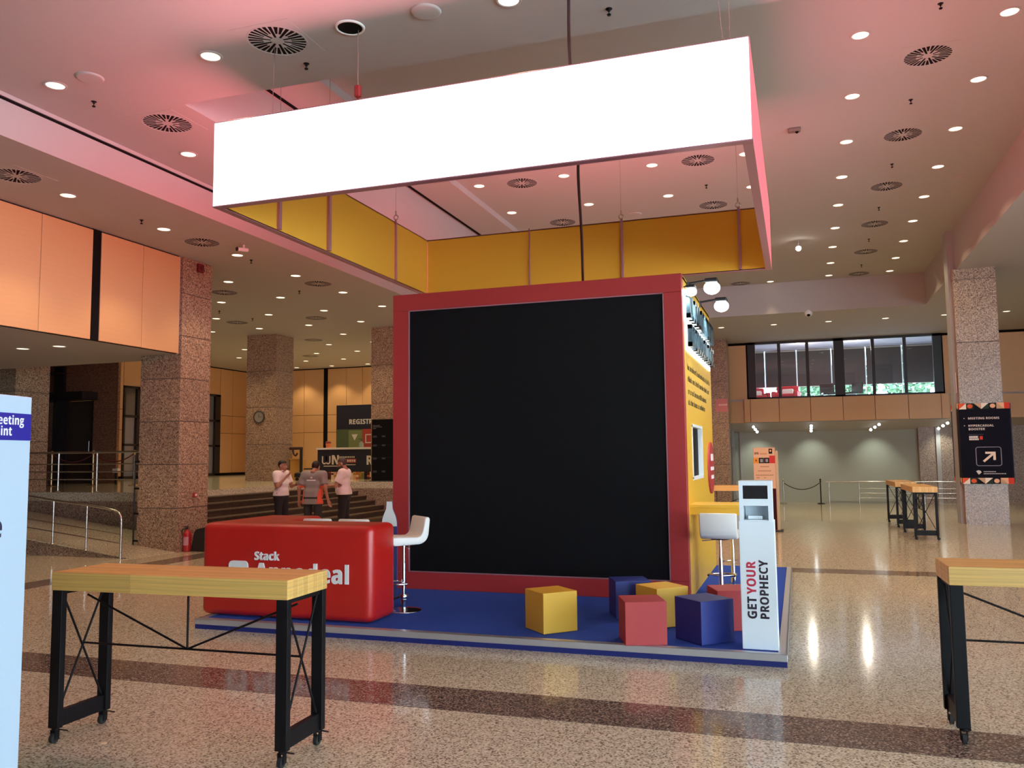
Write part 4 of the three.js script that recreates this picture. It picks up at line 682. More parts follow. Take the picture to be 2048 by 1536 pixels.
{
  const o = thing('cable_pole', 'thin black pole with clamps up the left edge of the granite pier', 'pole', [-12.2, 0, -13.2]);
  part(o, 'pole', rod(V(0, 0.12, 0), V(0, 1.85, 0), 0.016, 8), M.black);
  for (const y of [0.2, 0.72, 1.2, 1.72]) part(o, 'clamp', [rbox(0.1, 0.035, 0.04, 0.008, 0.05, y, 0.0), ball(0.02, 0.1, y, 0.02)], M.blackSteel);
  const e = thing('fire_extinguisher', 'red fire extinguisher on the floor against the granite pier', 'fire extinguisher', [-11.12, 0, -13.42]);
  part(e, 'cylinder', lathe([[0, 0.0], [0.07, 0.0], [0.075, 0.02], [0.075, 0.32], [0.06, 0.37], [0.025, 0.4], [0.025, 0.42], [0, 0.42]], 24), S({ color: rgb(0.42, 0.015, 0.02), roughness: 0.25 })); part(e, 'label', new THREE.CylinderGeometry(0.0765, 0.0765, 0.16, 20, 1, true, -0.6, 1.6).translate(0, 0.2, 0), S({ color: rgb(0.6, 0.3, 0.32) }));
  part(e, 'valve', [rod(V(0, 0.41, 0), V(0, 0.46, 0), 0.018), rbox(0.03, 0.015, 0.11, 0.004, 0, 0.47, 0.03)], M.black); part(e, 'hose', tube([V(0, 0.44, 0.02), V(-0.06, 0.42, 0.06), V(-0.09, 0.3, 0.04), V(-0.085, 0.16, 0.02)], 0.01, 20, 7), M.black);
  const b = thing('equipment_case', 'black sloping equipment case between extinguisher and red counter', 'case', [-10.9, 0, -13.72]);
  const s = new THREE.Shape(); s.moveTo(-0.14, 0.02); s.lineTo(0.4, 0.02); s.lineTo(0.4, 0.46); s.quadraticCurveTo(0.36, 0.5, 0.3, 0.47); s.lineTo(0.0, 0.41); s.quadraticCurveTo(-0.06, 0.4, -0.08, 0.32); s.closePath();
  part(b, 'shell', new THREE.ExtrudeGeometry(s, { depth: 0.26, bevelEnabled: true, bevelSize: 0.02, bevelThickness: 0.02, bevelSegments: 3 }), M.black); part(b, 'handle', tube([V(0.05, 0.43, 0.13), V(0.1, 0.5, 0.13), V(0.22, 0.52, 0.13), V(0.27, 0.47, 0.13)], 0.012, 16, 6), M.paleGrey);
  const p = thing('paper_scrap', 'tiny pale paper scrap on the floor under the bar table', 'paper', [-4.14, 0.001, -4.28], 0.4); part(p, 'sheet', rbox(0.03, 0.004, 0.035, 0.001, 0, 0.003, 0), S({ color: rgb(0.75, 0.6, 0.38) }));
}

// ------------------------------------------------------------------ registration area on the upper floor
{
  const o = thing('registration_counter', 'navy registration counter with white top and bold white lettering', 'counter', [-14.0, UP, -24.4]);
  const pat = print(1024, 128, (c, w, h) => { const cs = ['#c86a48', '#e8d2b4', '#2a2433', '#a8863e', '#d8b08a', '#5a2c2a', '#7c7a48']; for (let i = 0; i < 32; i++) { c.fillStyle = cs[(i * 3) % 7]; c.fillRect(i * 32, 0, 32, h); c.fillStyle = cs[(i * 5 + 1) % 7]; c.beginPath(); c.arc(i * 32 + 16, (i % 4) * 36, 18, 0, 7); c.fill(); } });
  part(o, 'body', span(-1.06, 2.2, 0.25, 0.97, -0.6, 0), M.navy); part(o, 'patterned_base', [new THREE.BoxGeometry(3.26, 0.24, 0.6).translate(0.57, 0.12, -0.305)], pat); part(o, 'counter_top', rspan(-1.1, 2.24, 0.97, 1.03, -0.64, 0.03, 0.008), M.white);
  const cream = S({ color: rgb(0.75, 0.7, 0.62) });
  const w = new THREE.Shape(); // rounded w and n strokes of the logo
  const arcU = (x, r, t) => { const a = new THREE.Shape(); a.moveTo(x - r, 0.3); a.lineTo(x - r, 0.12); a.absarc(x, 0.12, r, Math.PI, 2 * Math.PI, false); a.lineTo(x + r, 0.3); a.lineTo(x + r - t, 0.3); a.lineTo(x + r - t, 0.12); a.absarc(x, 0.12, r - t, 2 * Math.PI, Math.PI, true); a.lineTo(x - r + t, 0.3); a.closePath(); return new THREE.ExtrudeGeometry(a, { depth: 0.008, bevelEnabled: false, curveSegments: 8 }); };
  part(o, 'logo_mark', [arcU(-0.8, 0.09, 0.042), arcU(-0.662, 0.09, 0.042)].map((g) => g.translate(0, 0.46, 0)), cream); text('N', 0.3, 0.008, -0.55, 0.485, 0, cream, o, 'lettering'); text('REGISTRATION', 0.29, 0.008, 0.73, 0.47, 0, cream, o, 'lettering');
  part(o, 'logo_bar', [box(0.64, 0.13, 0.006, 0.06, 0.6, 0.003)], S({ color: rgb(0.35, 0.05, 0.05) })); part(o, 'logo_line', [box(0.55, 0.025, 0.006, -0.55, 0.43, 0.003), box(0.6, 0.02, 0.006, 0.06, 0.47, 0.003), ...[0, 1, 2, 3, 4, 5, 6, 7, 8].map((i) => box(0.035, 0.05, 0.006, -0.22 + i * 0.065, 0.72, 0.003)), ...[0, 1, 2, 3].map((i) => box(0.05, 0.07, 0.008, 0.08 + i * 0.08, 0.6, 0.004))], cream);
  const b = thing('registration_backdrop', 'tall navy backdrop panel behind the registration counter with green and red blocks', 'backdrop', [-14.3, UP, -26.4]);
  part(b, 'panel', rspan(-1.24, 1.8, 0, 2.56, -0.08, 0, 0.006), M.navy); text('REGISTRATION', 0.17, 0.006, -0.74, 1.88, 0, cream, b, 'lettering');
  part(b, 'green_block', [span(-1.22, -0.1, 0.95, 1.7, 0, 0.004)], S({ color: rgb(0.08, 0.12, 0.06) })); part(b, 'green_block', [span(-0.74, -0.2, 0.98, 1.66, 0.004, 0.007)], S({ color: rgb(0.2, 0.24, 0.09) })); part(b, 'red_block', span(-0.2, 0.5, 1.02, 1.7, 0.004, 0.008), S({ color: rgb(0.42, 0.05, 0.035) }));
  const d = new THREE.Shape([[-0.12, 0.1], [0.12, 0.1], [0, -0.12]].map(([x, y]) => new THREE.Vector2(x, y))); part(b, 'emblem', new THREE.ExtrudeGeometry(d, { depth: 0.005, bevelEnabled: false }).translate(-0.5, 1.42, 0.007), cream); part(b, 'emblem', [box(0.3, 0.035, 0.004, 0.08, 1.5, 0.01), box(0.3, 0.035, 0.004, 0.08, 1.22, 0.01), box(0.035, 0.3, 0.004, -0.06, 1.36, 0.01), box(0.035, 0.3, 0.004, 0.22, 1.36, 0.01)], cream);
  const bt = thing('sanitizer_bottle', 'green sanitizer bottle standing on the white registration counter top', 'bottle', [-13.6, UP + 1.03, -24.7]); part(bt, 'body', lathe([[0, 0], [0.07, 0], [0.075, 0.02], [0.075, 0.14], [0.03, 0.18], [0.03, 0.2], [0, 0.2]], 18), S({ color: rgb(0.3, 0.36, 0.3) })); part(bt, 'pump', [rod(V(0, 0.2, 0), V(0, 0.27, 0), 0.02), box(0.12, 0.02, 0.03, -0.03, 0.28, 0)], M.green);
  const cu = thing('paper_cup', 'orange cup with dark red lid at the left end of the registration counter', 'cup', [-14.78, UP + 1.03, -24.6]); part(cu, 'body', lathe([[0, 0], [0.07, 0], [0.09, 0.16], [0, 0.16]], 18), S({ color: rgb(0.8, 0.2, 0.06) })); part(cu, 'lid', lathe([[0, 0.22], [0.07, 0.22], [0.095, 0.17], [0.095, 0.155], [0, 0.155]], 18), S({ color: rgb(0.2, 0.02, 0.02) }));
  const tp = thing('tape_roll', 'white ring-shaped roll lying upright on the counter before the red block', 'roll', [-12.98, UP + 1.03, -24.55]); part(tp, 'ring', new THREE.TorusGeometry(0.085, 0.03, 10, 24).translate(0, 0.115, 0), M.white); part(tp, 'core', new THREE.TorusGeometry(0.058, 0.006, 6, 20).translate(0, 0.115, 0), M.paleGrey);
}
{
  const o = thing('luggage_trolley', 'black scale-like trolley with tall bent arm beside the registration counter', 'trolley', [-14.85, UP, -23.1]);
  part(o, 'post', rspan(-0.035, 0.035, 0.1, 1.0, -0.04, 0.04, 0.01), M.black); part(o, 'arm', rbox(0.46, 0.09, 0.12, 0.03, -0.19, 1.01, 0), S({ color: rgb(0.05, 0.02, 0.015) })); part(o, 'hook', tube([V(-0.3, 0.97, 0), V(-0.28, 0.85, 0), V(-0.2, 0.78, 0), V(-0.14, 0.86, 0)], 0.03, 16, 8), S({ color: rgb(0.06, 0.025, 0.02) }));
  part(o, 'platform', rspan(-0.06, 0.66, 0.1, 0.24, -0.3, 0.3, 0.03), M.black); part(o, 'deck_plate', rspan(-0.02, 0.62, 0.24, 0.262, -0.26, 0.26, 0.004), M.steel); part(o, 'bumper', rspan(-0.06, 0.45, 0.34, 0.38, -0.3, -0.24, 0.01), M.black);
  for (const x of [0, 0.56]) for (const z of [-0.22, 0.22]) part(o, 'wheel', new THREE.CylinderGeometry(0.05, 0.05, 0.04, 16).rotateX(Math.PI / 2).translate(x, 0.05, z), M.rubber);
  const b = thing('wooden_stand', 'pale wooden stand behind the left man in the white polo', 'stand', [-15.15, UP, -23.35]);
  part(b, 'body', rspan(-0.2, 0.16, 0.0, 0.66, -0.2, 0.1, 0.01), S({ map: scaled(oak, 1.1, 0.4), color: rgb(0.9, 0.78, 0.5) })); part(b, 'top', rspan(-0.23, 0.19, 0.66, 0.69, -0.23, 0.13, 0.006), woods[0]);
  const c = thing('post_box', 'small white box on a black post on the upper floor before the dark door', 'box', [-18.6, UP + 0.0, -19.4]); part(c, 'body', rspan(-0.03, 0.03, 0.0, 0.34, -0.03, 0.03, 0.01), M.black); part(c, 'lid', rspan(-0.1, 0.1, 0.34, 0.46, -0.06, 0.06, 0.02), M.white);
}
// ------------------------------------------------------------------ gallery furniture and trees outside
{
  const arm = thing('armchair', 'red armchair in the gallery at the left end of the window', 'armchair', [-1.75, 3.9, -40.2], 0.3, 'red armchairs of the gallery');
  const rd = S({ color: rgb(0.6, 0.03, 0.05), roughness: 0.6 });
  part(arm, 'seat', rbox(0.9, 0.45, 0.8, 0.06, 0, 0.26, 0), rd); part(arm, 'backrest', rbox(0.95, 0.55, 0.22, 0.08, 0, 0.58, -0.36), rd); part(arm, 'armrest', rbox(0.18, 0.6, 0.85, 0.06, -0.48, 0.3, 0), rd); part(arm, 'armrest', rbox(0.18, 0.6, 0.85, 0.06, 0.48, 0.3, 0), rd); part(arm, 'cushion', rbox(0.5, 0.3, 0.14, 0.06, 0.05, 0.58, -0.05).rotateX(-0.15), M.white, 'white cushion');
  again(arm, 'red armchair in the gallery, nearer the middle of the window', [-0.42, 3.9, -39.6], -0.2);
  const ch = thing('office_chair', 'black high-backed office chair behind the gallery glass', 'chair', [1.35, 3.9, -39.2], 0.2, 'office chairs of the gallery');
  part(ch, 'seat', rbox(0.55, 0.09, 0.5, 0.03, 0, 0.42, 0), M.black); part(ch, 'backrest', rbox(0.62, 0.5, 0.09, 0.04, 0, 0.66, -0.24).rotateX(-0.06), M.black); part(ch, 'post', rod(V(0, 0.1, 0), V(0, 0.4, 0), 0.035), M.steel); for (let i = 0; i < 5; i++) part(ch, 'foot', rod(V(0, 0.1, 0), V(0.3 * Math.cos(i * 1.257), 0.04, 0.3 * Math.sin(i * 1.257)), 0.025), M.black);
  again(ch, 'black office chair tilted beside the thick central window post', [2.35, 3.9, -39.4], -0.8);
  const lm = thing('gallery_lamp', 'glowing round lamp on the gallery ceiling left of the central post', 'ceiling lamp', [0.3, 6.5, -38.2], 0, 'lamps of the gallery ceiling');
  part(lm, 'lamp_face', lathe([[0, -0.06], [0.2, -0.05], [0.24, -0.02], [0.24, 0]], 28), S({ color: rgb(0.9, 0.9, 0.85), emissive: rgb(1, 0.85, 0.55), emissiveIntensity: 3 })); part(lm, 'trim', new THREE.TorusGeometry(0.245, 0.012, 6, 28).rotateX(Math.PI / 2), M.white);
  const lm2 = again(lm, 'glowing round lamp on the gallery ceiling right of the central post', [2.4, 6.5, -38.2]);
  for (const o of [lm, lm2]) { const p = new THREE.PointLight(rgb(1, 0.9, 0.72), 5); p.position.set(0, -0.35, 0); p.castShadow = true; p.name = 'lamp_light'; o.add(p); }
  const leaf = (() => { const gs = []; for (let i = 0; i < 900; i++) { const u = rnd() * 2 - 1, a = rnd() * 6.283, r = 1.5 * Math.cbrt(rnd()), q = Math.sqrt(1 - u * u); const g = new THREE.PlaneGeometry(0.26, 0.2).rotateX(rnd() * 3).rotateY(rnd() * 6.28).translate(r * q * Math.cos(a) * 1.1, 3.4 + r * u, r * q * Math.sin(a)); gs.push(g); } return merge(gs); })();
  const tree = thing('tree', 'leafy dark green tree outside behind the right gallery panes', 'tree', [5.8, 2.6, -50], 0, 'trees outside the gallery');
  part(tree, 'trunk', rod(V(0, -3, 0), V(0.1, 3, 0), 0.16, 10, 0.09), S({ color: rgb(0.08, 0.06, 0.045) })); const fo = part(tree, 'foliage', leaf, new THREE.MeshPhysicalMaterial({ color: rgb(0.07, 0.16, 0.08), roughness: 0.8, side: THREE.DoubleSide })); fo.userData.kind = 'stuff';
  again(tree, 'leafy dark green tree outside between the red armchairs and office chairs', [0.4, 2.3, -52], 1.4);
  again(tree, 'leafy dark green tree outside just right of the central window post', [3.0, 2.4, -54], 2.6);
}
// ------------------------------------------------------------------ people: smooth fields meshed with surface nets
function netMesh(f, lo, hi, cell) {
  const n = [0, 1, 2].map((a) => Math.ceil((hi[a] - lo[a]) / cell) + 1), [nx, ny, nz] = n, F = new Float32Array(nx * ny * nz), at = (i, j, k) => (k * ny + j) * nx + i;
  for (let k = 0; k < nz; k++) for (let j = 0; j < ny; j++) for (let i = 0; i < nx; i++) F[at(i, j, k)] = f(lo[0] + i * cell, lo[1] + j * cell, lo[2] + k * cell);
  const id = new Int32Array(nx * ny * nz).fill(-1), pos = [], idx = [];
  const E = []; for (let a = 0; a < 8; a++) for (const b of [1, 2, 4]) if (!(a & b)) E.push([a, a | b]);
  for (let k = 0; k < nz - 1; k++) for (let j = 0; j < ny - 1; j++) for (let i = 0; i < nx - 1; i++) {
    const v = []; let m = 0; for (let c = 0; c < 8; c++) { v[c] = F[at(i + (c & 1), j + (c >> 1 & 1), k + (c >> 2))]; if (v[c] < 0) m++; }
    if (m === 0 || m === 8) continue;
    let x = 0, y = 0, z = 0, q = 0;
    for (const [a, b] of E) if ((v[a] < 0) !== (v[b] < 0)) { const t = v[a] / (v[a] - v[b]); x += (a & 1) + t * ((b & 1) - (a & 1)); y += (a >> 1 & 1) + t * ((b >> 1 & 1) - (a >> 1 & 1)); z += (a >> 2) + t * ((b >> 2) - (a >> 2)); q++; }
    id[at(i, j, k)] = pos.length / 3; pos.push(lo[0] + (i + x / q) * cell, lo[1] + (j + y / q) * cell, lo[2] + (k + z / q) * cell);
  }
  const quad = (a, b, c, d, flip) => { if (Math.min(a, b, c, d) < 0) return; flip ? idx.push(a, c, b, a, d, c) : idx.push(a, b, c, a, c, d); };
  for (let k = 1; k < nz - 1; k++) for (let j = 1; j < ny - 1; j++) for (let i = 1; i < nx - 1; i++) {
    const s = F[at(i, j, k)] < 0;
    if (s !== F[at(i + 1, j, k)] < 0) quad(id[at(i, j - 1, k - 1)], id[at(i, j, k - 1)], id[at(i, j, k)], id[at(i, j - 1, k)], !s);
    if (s !== F[at(i, j + 1, k)] < 0) quad(id[at(i - 1, j, k - 1)], id[at(i - 1, j, k)], id[at(i, j, k)], id[at(i, j, k - 1)], !s);
    if (s !== F[at(i, j, k + 1)] < 0) quad(id[at(i - 1, j - 1, k)], id[at(i, j - 1, k)], id[at(i, j, k)], id[at(i - 1, j, k)], !s);
  }
  const g = new THREE.BufferGeometry(); g.setAttribute('position', new THREE.Float32BufferAttribute(pos, 3)); g.setIndex(idx); g.computeVertexNormals();
  g.setAttribute('uv', new THREE.Float32BufferAttribute(new Float32Array(pos.length / 3 * 2), 2)); return g;
}
const bone = (a, b, ra, rb, sz = 1) => { // tapered capsule between joints, optionally flattened front to back
  const d = [b[0] - a[0], b[1] - a[1], b[2] - a[2]], l2 = d[0] * d[0] + d[1] * d[1] + d[2] * d[2] || 1e-9;
  return (x, y, z) => { const px = x - a[0], py = y - a[1], pz = z - a[2]; let t = (px * d[0] + py * d[1] + pz * d[2]) / l2; t = t < 0 ? 0 : t > 1 ? 1 : t; const ex = px - t * d[0], ey = py - t * d[1], ez = (pz - t * d[2]) / sz; return (Math.sqrt(ex * ex + ey * ey + ez * ez) - ra - (rb - ra) * t) * (sz < 1 ? sz : 1); };
};
const egg = (c, rx, ry, rz) => (x, y, z) => { const k = Math.hypot((x - c[0]) / rx, (y - c[1]) / ry, (z - c[2]) / rz); return (k - 1) * Math.min(rx, ry, rz); };
const blend = (fs, k) => (x, y, z) => { let r = fs[0](x, y, z); for (let i = 1; i < fs.length; i++) { const b = fs[i](x, y, z), h = Math.max(k - Math.abs(r - b), 0) / k; r = Math.min(r, b) - h * h * k * 0.25; } return r; };
const mixp = (a, b, t) => a.map((v, i) => v + (b[i] - v) * t);
function hand(wrist, elbow, thumbSide, curl) { // palm, four unequal bent fingers, thumb from the side of the palm
  const d = V(...wrist).sub(V(...elbow)).normalize(), side = V(thumbSide[0], thumbSide[1], thumbSide[2]); side.addScaledVector(d, -side.dot(d)).normalize(); const palmN = d.clone().cross(side).normalize();
  const P = (u, v, w) => { const p = V(...wrist).addScaledVector(d, u).addScaledVector(side, v).addScaledVector(palmN, w); return [p.x, p.y, p.z]; };
  const fs = [bone(P(-0.03, 0, 0), P(0.02, 0, 0), 0.027, 0.026), bone(P(0.02, 0.02, 0), P(0.075, 0.026, 0), 0.017, 0.015), bone(P(0.02, 0, 0), P(0.08, 0, 0), 0.018, 0.015), bone(P(0.02, -0.018, 0), P(0.07, -0.026, 0), 0.017, 0.014)], fingers = [];
  [[0.03, 0.066], [0.01, 0.076], [-0.011, 0.07], [-0.031, 0.055]].forEach(([v, l]) => { const c1 = curl, c2 = curl * 2.1, b = P(0.082, v, 0), m = P(0.082 + l * 0.52 * Math.cos(c1), v * 1.08, l * 0.52 * Math.sin(c1)), e = P(0.082 + l * 0.52 * Math.cos(c1) + l * 0.48 * Math.cos(c2), v * 1.08, l * 0.52 * Math.sin(c1) + l * 0.48 * Math.sin(c2)); fingers.push(blend([bone(b, m, 0.0095, 0.009), bone(m, e, 0.009, 0.0075)], 0.004)); });
  const th = blend([bone(P(0.015, 0.025, 0.004), P(0.05, 0.052, 0.014), 0.013, 0.0105), bone(P(0.05, 0.052, 0.014), P(0.078, 0.056, 0.024), 0.0105, 0.0085)], 0.006), palm = blend([...fs, th], 0.02);
  const f = (x, y, z) => { let r = palm(x, y, z); for (const q of fingers) { const b = q(x, y, z), h = Math.max(0.006 - Math.abs(r - b), 0) / 0.006; r = Math.min(r, b) - h * h * 0.0015; } return r; };
  const c = P(0.06, 0, 0.01); return netMesh(f, c.map((v) => v - 0.13), c.map((v) => v + 0.13), 0.0042);
}
function person(label, pos, turn, s) {
  const o = thing('person', label, 'person', pos, turn), k = s.h / 1.72, W = s.wide ?? 1, B = s.belly ?? 0, lean = s.lean ?? 0;
  const y = (v) => v * k, sh = (side) => [side * 0.185 * W * k, y(1.405), lean], hip = (side) => [side * 0.09 * W * k, y(0.9), 0], arms = s.arms.map((a, i) => { const S0 = sh(i ? -1 : 1); return { S: S0, E: a.e.map((v) => v * k), H: a.w.map((v) => v * k), t: a.thumb, curl: a.curl }; });
  const headC = [0, y(1.595) + (s.headDrop ?? 0), lean + (s.headFwd ?? 0.02)], neck0 = [0, y(1.42), lean - 0.01];
  const torso = [bone([-0.13 * W * k, y(1.36), lean], [0.13 * W * k, y(1.36), lean], 0.095 * k, 0.095 * k), bone([-0.075 * W * k, y(1.2), lean * 0.7 + 0.01], [0.075 * W * k, y(1.2), lean * 0.7 + 0.01], 0.11 * k, 0.11 * k), bone([-0.06 * W * k, y(1.03), 0.01 + B * 0.5], [0.06 * W * k, y(1.03), 0.01 + B * 0.5], 0.105 * k + B, 0.105 * k + B), bone([-0.075 * W * k, y(0.92), -0.01], [0.075 * W * k, y(0.92), -0.01], 0.105 * k, 0.105 * k)];
  const legs = [1, -1].flatMap((d) => { const f = s.feet?.[d > 0 ? 0 : 1] ?? [d * 0.11, 0]; return [bone(hip(d), [f[0] * 0.95, y(0.48), f[1] * 0.5 + 0.02], 0.088 * k, 0.058 * k), bone([f[0] * 0.95, y(0.48), f[1] * 0.5 + 0.02], [f[0], y(0.08), f[1]], 0.056 * k, 0.038 * k)]; });
  const shoulders = arms.map((a) => bone(mixp([0, a.S[1], a.S[2]], a.S, 0.6), a.S, 0.075 * k, 0.062 * k)), upper = arms.map((a) => bone(a.S, a.E, 0.05 * k, 0.04 * k)), fore = arms.map((a) => bone(a.E, a.H, 0.039 * k, 0.026 * k));
  const neck = bone(neck0, [headC[0], headC[1] - 0.05, headC[2] - 0.015], 0.054 * k, 0.05 * k);
  const body = netMesh(blend([...torso, ...shoulders, ...upper, ...fore, ...legs, neck], 0.035), [-0.6, 0.02, -0.45], [0.6, y(1.56) + 0.02, 0.6], 0.017);
  const hx = (x, yy, z) => [headC[0] + x * k, headC[1] + yy * k, headC[2] + z * k];
  const headF = blend([egg(hx(0, 0.025, -0.01), 0.077 * k, 0.098 * k, 0.094 * k), egg(hx(0, -0.05, 0.03), 0.056 * k, 0.065 * k, 0.06 * k), bone(hx(0, 0.0, 0.088), hx(0, -0.032, 0.105), 0.01 * k, 0.016 * k), egg(hx(0.03, -0.02, 0.065), 0.024 * k, 0.022 * k, 0.02 * k), egg(hx(-0.03, -0.02, 0.065), 0.024 * k, 0.022 * k, 0.02 * k), bone(hx(-0.02, -0.066, 0.083), hx(0.02, -0.066, 0.083), 0.009 * k, 0.009 * k), egg(hx(0, -0.1, 0.07), 0.022 * k, 0.018 * k, 0.018 * k), egg(hx(0.08, -0.005, -0.01), 0.012 * k, 0.032 * k, 0.02 * k), egg(hx(-0.08, -0.005, -0.01), 0.012 * k, 0.032 * k, 0.02 * k), bone([headC[0], headC[1] - 0.06, headC[2] - 0.015], neck0, 0.05 * k, 0.054 * k)], 0.02);
  const tilt = new THREE.Matrix4().makeTranslation(0, headC[1] - 0.06, headC[2]).multiply(new THREE.Matrix4().makeRotationX(s.nod ?? 0)).multiply(new THREE.Matrix4().makeRotationY(s.look ?? 0)).multiply(new THREE.Matrix4().makeTranslation(0, -headC[1] + 0.06, -headC[2]));
  const R0 = 0.16, head = netMesh(headF, headC.map((v) => v - R0), headC.map((v) => v + R0), 0.0065).applyMatrix4(tilt);
  const hands = arms.map((a) => hand(a.H, a.E, a.t, a.curl));
  part(o, 'body', [body, head, ...hands], M.skin);
  const hairF = (x, yy, z) => { const a = egg(hx(0, 0.032, -0.014), 0.086 * k, 0.103 * k, 0.1 * k)(x, yy, z), u = (yy - headC[1]) / k, w = (z - headC[2]) / k; return Math.max(a, Math.min(0.055 - u + (w > 0.02 ? 0 : 0), 9) * (w > -0.005 + u * 0.3 ? 1 : 0) + (w > -0.005 + u * 0.3 ? 0 : -0.06 - u)); };
  part(o, 'hair', netMesh(hairF, headC.map((v) => v - R0), headC.map((v) => v + R0), 0.008).applyMatrix4(tilt), s.hair);
  if (s.beard) part(o, 'beard', netMesh((x, yy, z) => Math.max(headF(x, yy, z) - 0.006, (yy - headC[1]) / k + 0.045, -0.01 - (z - headC[2]) / k, -((yy - headC[1]) / k + 0.135)), headC.map((v) => v - R0), headC.map((v) => v + R0), 0.007).applyMatrix4(tilt), s.beard);
  for (const d of [1, -1]) { part(o, 'eye', ball(0.0115 * k, ...hx(d * 0.03, 0.006, 0.078), 1, 0.8, 0.8, 10).applyMatrix4(tilt), M.hair); part(o, 'eyebrow', rod(V(...hx(d * 0.014, 0.026, 0.084)), V(...hx(d * 0.046, 0.028, 0.074)), 0.0045 * k, 6).applyMatrix4(tilt), s.hair); }
  const hem = y(s.hem), thick = 0.014, sleeve = arms.map((a) => bone(a.S, mixp(a.S, a.E, 0.72), 0.062 * k, 0.06 * k)), shirtC = blend([...torso, ...shoulders, bone([-0.08 * W * k, hem + 0.02, -0.005], [0.08 * W * k, hem + 0.02, -0.005], 0.108 * k + B * 0.4, 0.108 * k + B * 0.4), ...sleeve], 0.04);
  const cut = arms.map((a) => { const d = V(...a.E).sub(V(...a.S)).normalize(), c = V(...mixp(a.S, a.E, 0.74)); return (x, yy, z) => (Math.hypot(x - c.x, yy - c.y, z - c.z) < 0.13 ? (x - c.x) * d.x + (yy - c.y) * d.y + (z - c.z) * d.z : -1); });
  const shirtF = (x, yy, z) => Math.max(shirtC(x, yy, z) - thick, hem - yy, ...cut.map((q) => q(x, yy, z)), Math.hypot(x, z - lean) < 0.09 ? yy - y(1.475) : -1);
  part(o, 'shirt', netMesh(shirtF, [-0.6, hem - 0.04, -0.4], [0.6, y(1.54), 0.5], 0.015), s.shirt);
  part(o, 'collar', new THREE.TorusGeometry(0.068 * k, 0.014 * k, 8, 24).rotateX(Math.PI / 2 - 0.25).translate(0, y(1.468), lean), s.collar ?? s.shirt);
  const tr = blend([torso[3], ...legs], 0.03);
  part(o, 'trousers', netMesh((x, yy, z) => Math.max(tr(x, yy, z) - 0.016, yy - y(0.97), y(0.05) - yy), [-0.4, 0.0, -0.4], [0.4, y(1.0), 0.4], 0.017), s.trousers);
  [1, -1].forEach((d) => { const f = s.feet?.[d > 0 ? 0 : 1] ?? [d * 0.11, 0]; part(o, 'shoe', netMesh(((q) => (x, yy, z) => Math.max(q(x, yy, z), 0.002 - yy))(blend([bone([f[0], 0.05, f[1] - 0.04], [f[0] + d * 0.02, 0.035, f[1] + 0.13], 0.045, 0.035), bone([f[0], 0.06, f[1]], [f[0], 0.1, f[1]], 0.04, 0.04)], 0.02)), [f[0] - 0.12, -0.02, f[1] - 0.14], [f[0] + 0.12, 0.16, f[1] + 0.24], 0.009), M.black); });
  return { o, k, y, hem, W, shirtC };
}
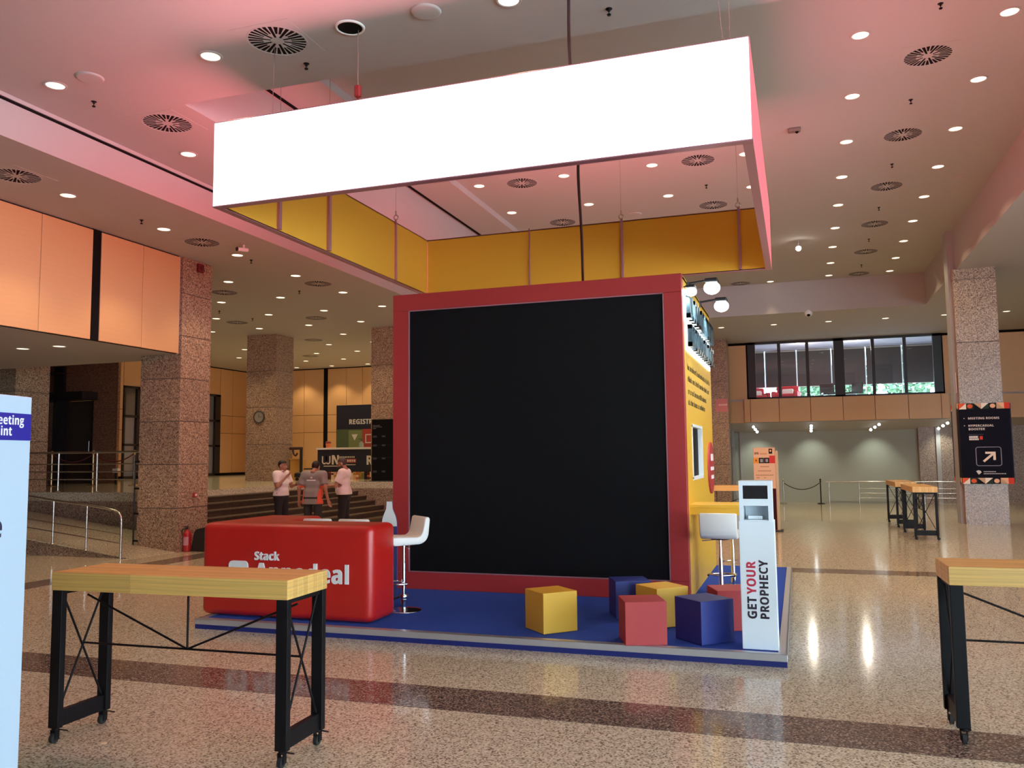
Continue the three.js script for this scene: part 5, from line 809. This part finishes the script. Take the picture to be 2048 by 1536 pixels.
{
  const a = person('young man in white polo and black trousers, standing in profile with one arm held out', [-11.05, 0, -16.4], Math.PI / 2 - 0.1, { h: 1.71, hem: 0.92, shirt: M.shirtWhite, trousers: M.trousers, hair: M.hair, look: 0.15, nod: 0.05, headFwd: 0.03, arms: [{ e: [0.24, 1.13, 0.1], w: [0.16, 1.18, 0.33], thumb: [0, 1, 0], curl: 0.5 }, { e: [-0.24, 1.14, 0.08], w: [-0.1, 1.36, 0.24], thumb: [1, 0.2, 0], curl: 0.6 }], feet: [[0.1, 0.03], [-0.1, -0.03]] });
  part(a.o, 'belt_radio', [rbox(0.05, 0.11, 0.03, 0.006, -0.17, 0.93, 0.03), rod(V(-0.17, 0.98, 0.03), V(-0.17, 1.06, 0.03), 0.006)], M.black); part(a.o, 'watch', new THREE.TorusGeometry(0.031, 0.009, 8, 18).rotateX(0.1).translate(0.168, 1.17, 0.3), M.black); part(a.o, 'sleeve_patch', rbox(0.012, 0.06, 0.06, 0.004, -0.262, 1.28, 0.03), M.redPaint);
  const b = person('man in grey shirt with orange side panels seen from behind, head bent, arms hanging', [-9.58, 0, -15.35], Math.PI + 0.08, { h: 1.72, wide: 1.16, belly: 0.02, hem: 0.8, shirt: M.shirtGrey, trousers: M.trousersGrey, hair: M.hair, lean: 0.05, headDrop: -0.03, headFwd: 0.06, nod: 0.4, arms: [{ e: [0.295, 1.13, -0.03], w: [0.33, 0.87, 0.03], thumb: [0, 0, 1], curl: 0.35 }, { e: [-0.295, 1.13, -0.03], w: [-0.335, 0.87, 0.03], thumb: [0, 0, 1], curl: 0.35 }], feet: [[0.13, 0.02], [-0.13, 0.0]] });
  for (const d of [1, -1]) part(b.o, 'side_panel', netMesh((x, y, z) => Math.max(b.shirtC(x, y, z) - 0.019, 0.15 + 0.16 * Math.max(0, y - 1.0) - d * x, b.hem + 0.005 - y, y - 1.18, d * x - 0.29, -0.12 - z * 0.6), [d > 0 ? 0.1 : -0.34, b.hem - 0.03, -0.3], [d > 0 ? 0.34 : -0.1, 1.25, 0.3], 0.013), M.orange, 'orange panel'); part(b.o, 'back_print', [rbox(0.2, 0.028, 0.006, 0.002, 0, 1.29, -0.077), rbox(0.045, 0.03, 0.006, 0.002, 0, 1.345, -0.068)], M.white);
  const c = person('stout man in white polo and black trousers in profile, looking down with forearms raised', [-9.5, 0, -16.5], -Math.PI / 2 + 0.25, { h: 1.75, wide: 1.14, belly: 0.035, hem: 0.93, shirt: M.shirtWhite, trousers: M.trousers, hair: M.greyHair, beard: M.greyHair, look: 0, nod: 0.3, headFwd: 0.04, arms: [{ e: [0.27, 1.12, 0.12], w: [0.1, 1.12, 0.36], thumb: [0, 1, 0], curl: 0.7 }, { e: [-0.27, 1.12, 0.12], w: [-0.1, 1.13, 0.36], thumb: [0, 1, 0], curl: 0.7 }], feet: [[0.11, 0.03], [-0.11, -0.04]] });
  const ph = thing('mobile_phone', 'dark phone held in the hands of the stout man in white', 'phone', [0, 0, 0]); const q = V(0, 1.17, 0.46).applyAxisAngle(V(0, 1, 0), -Math.PI / 2 + 0.25).add(V(-9.5, 0, -16.5)); ph.position.copy(q); ph.rotation.set(0, -Math.PI / 2 + 0.25, 0);
  part(ph, 'case', rbox(0.075, 0.015, 0.15, 0.006).rotateX(-0.6), M.black); part(ph, 'screen', rbox(0.068, 0.003, 0.14, 0.001, 0, 0.008, 0).rotateX(-0.6), M.glossBlack);
}
renderer.render(scene, camera);
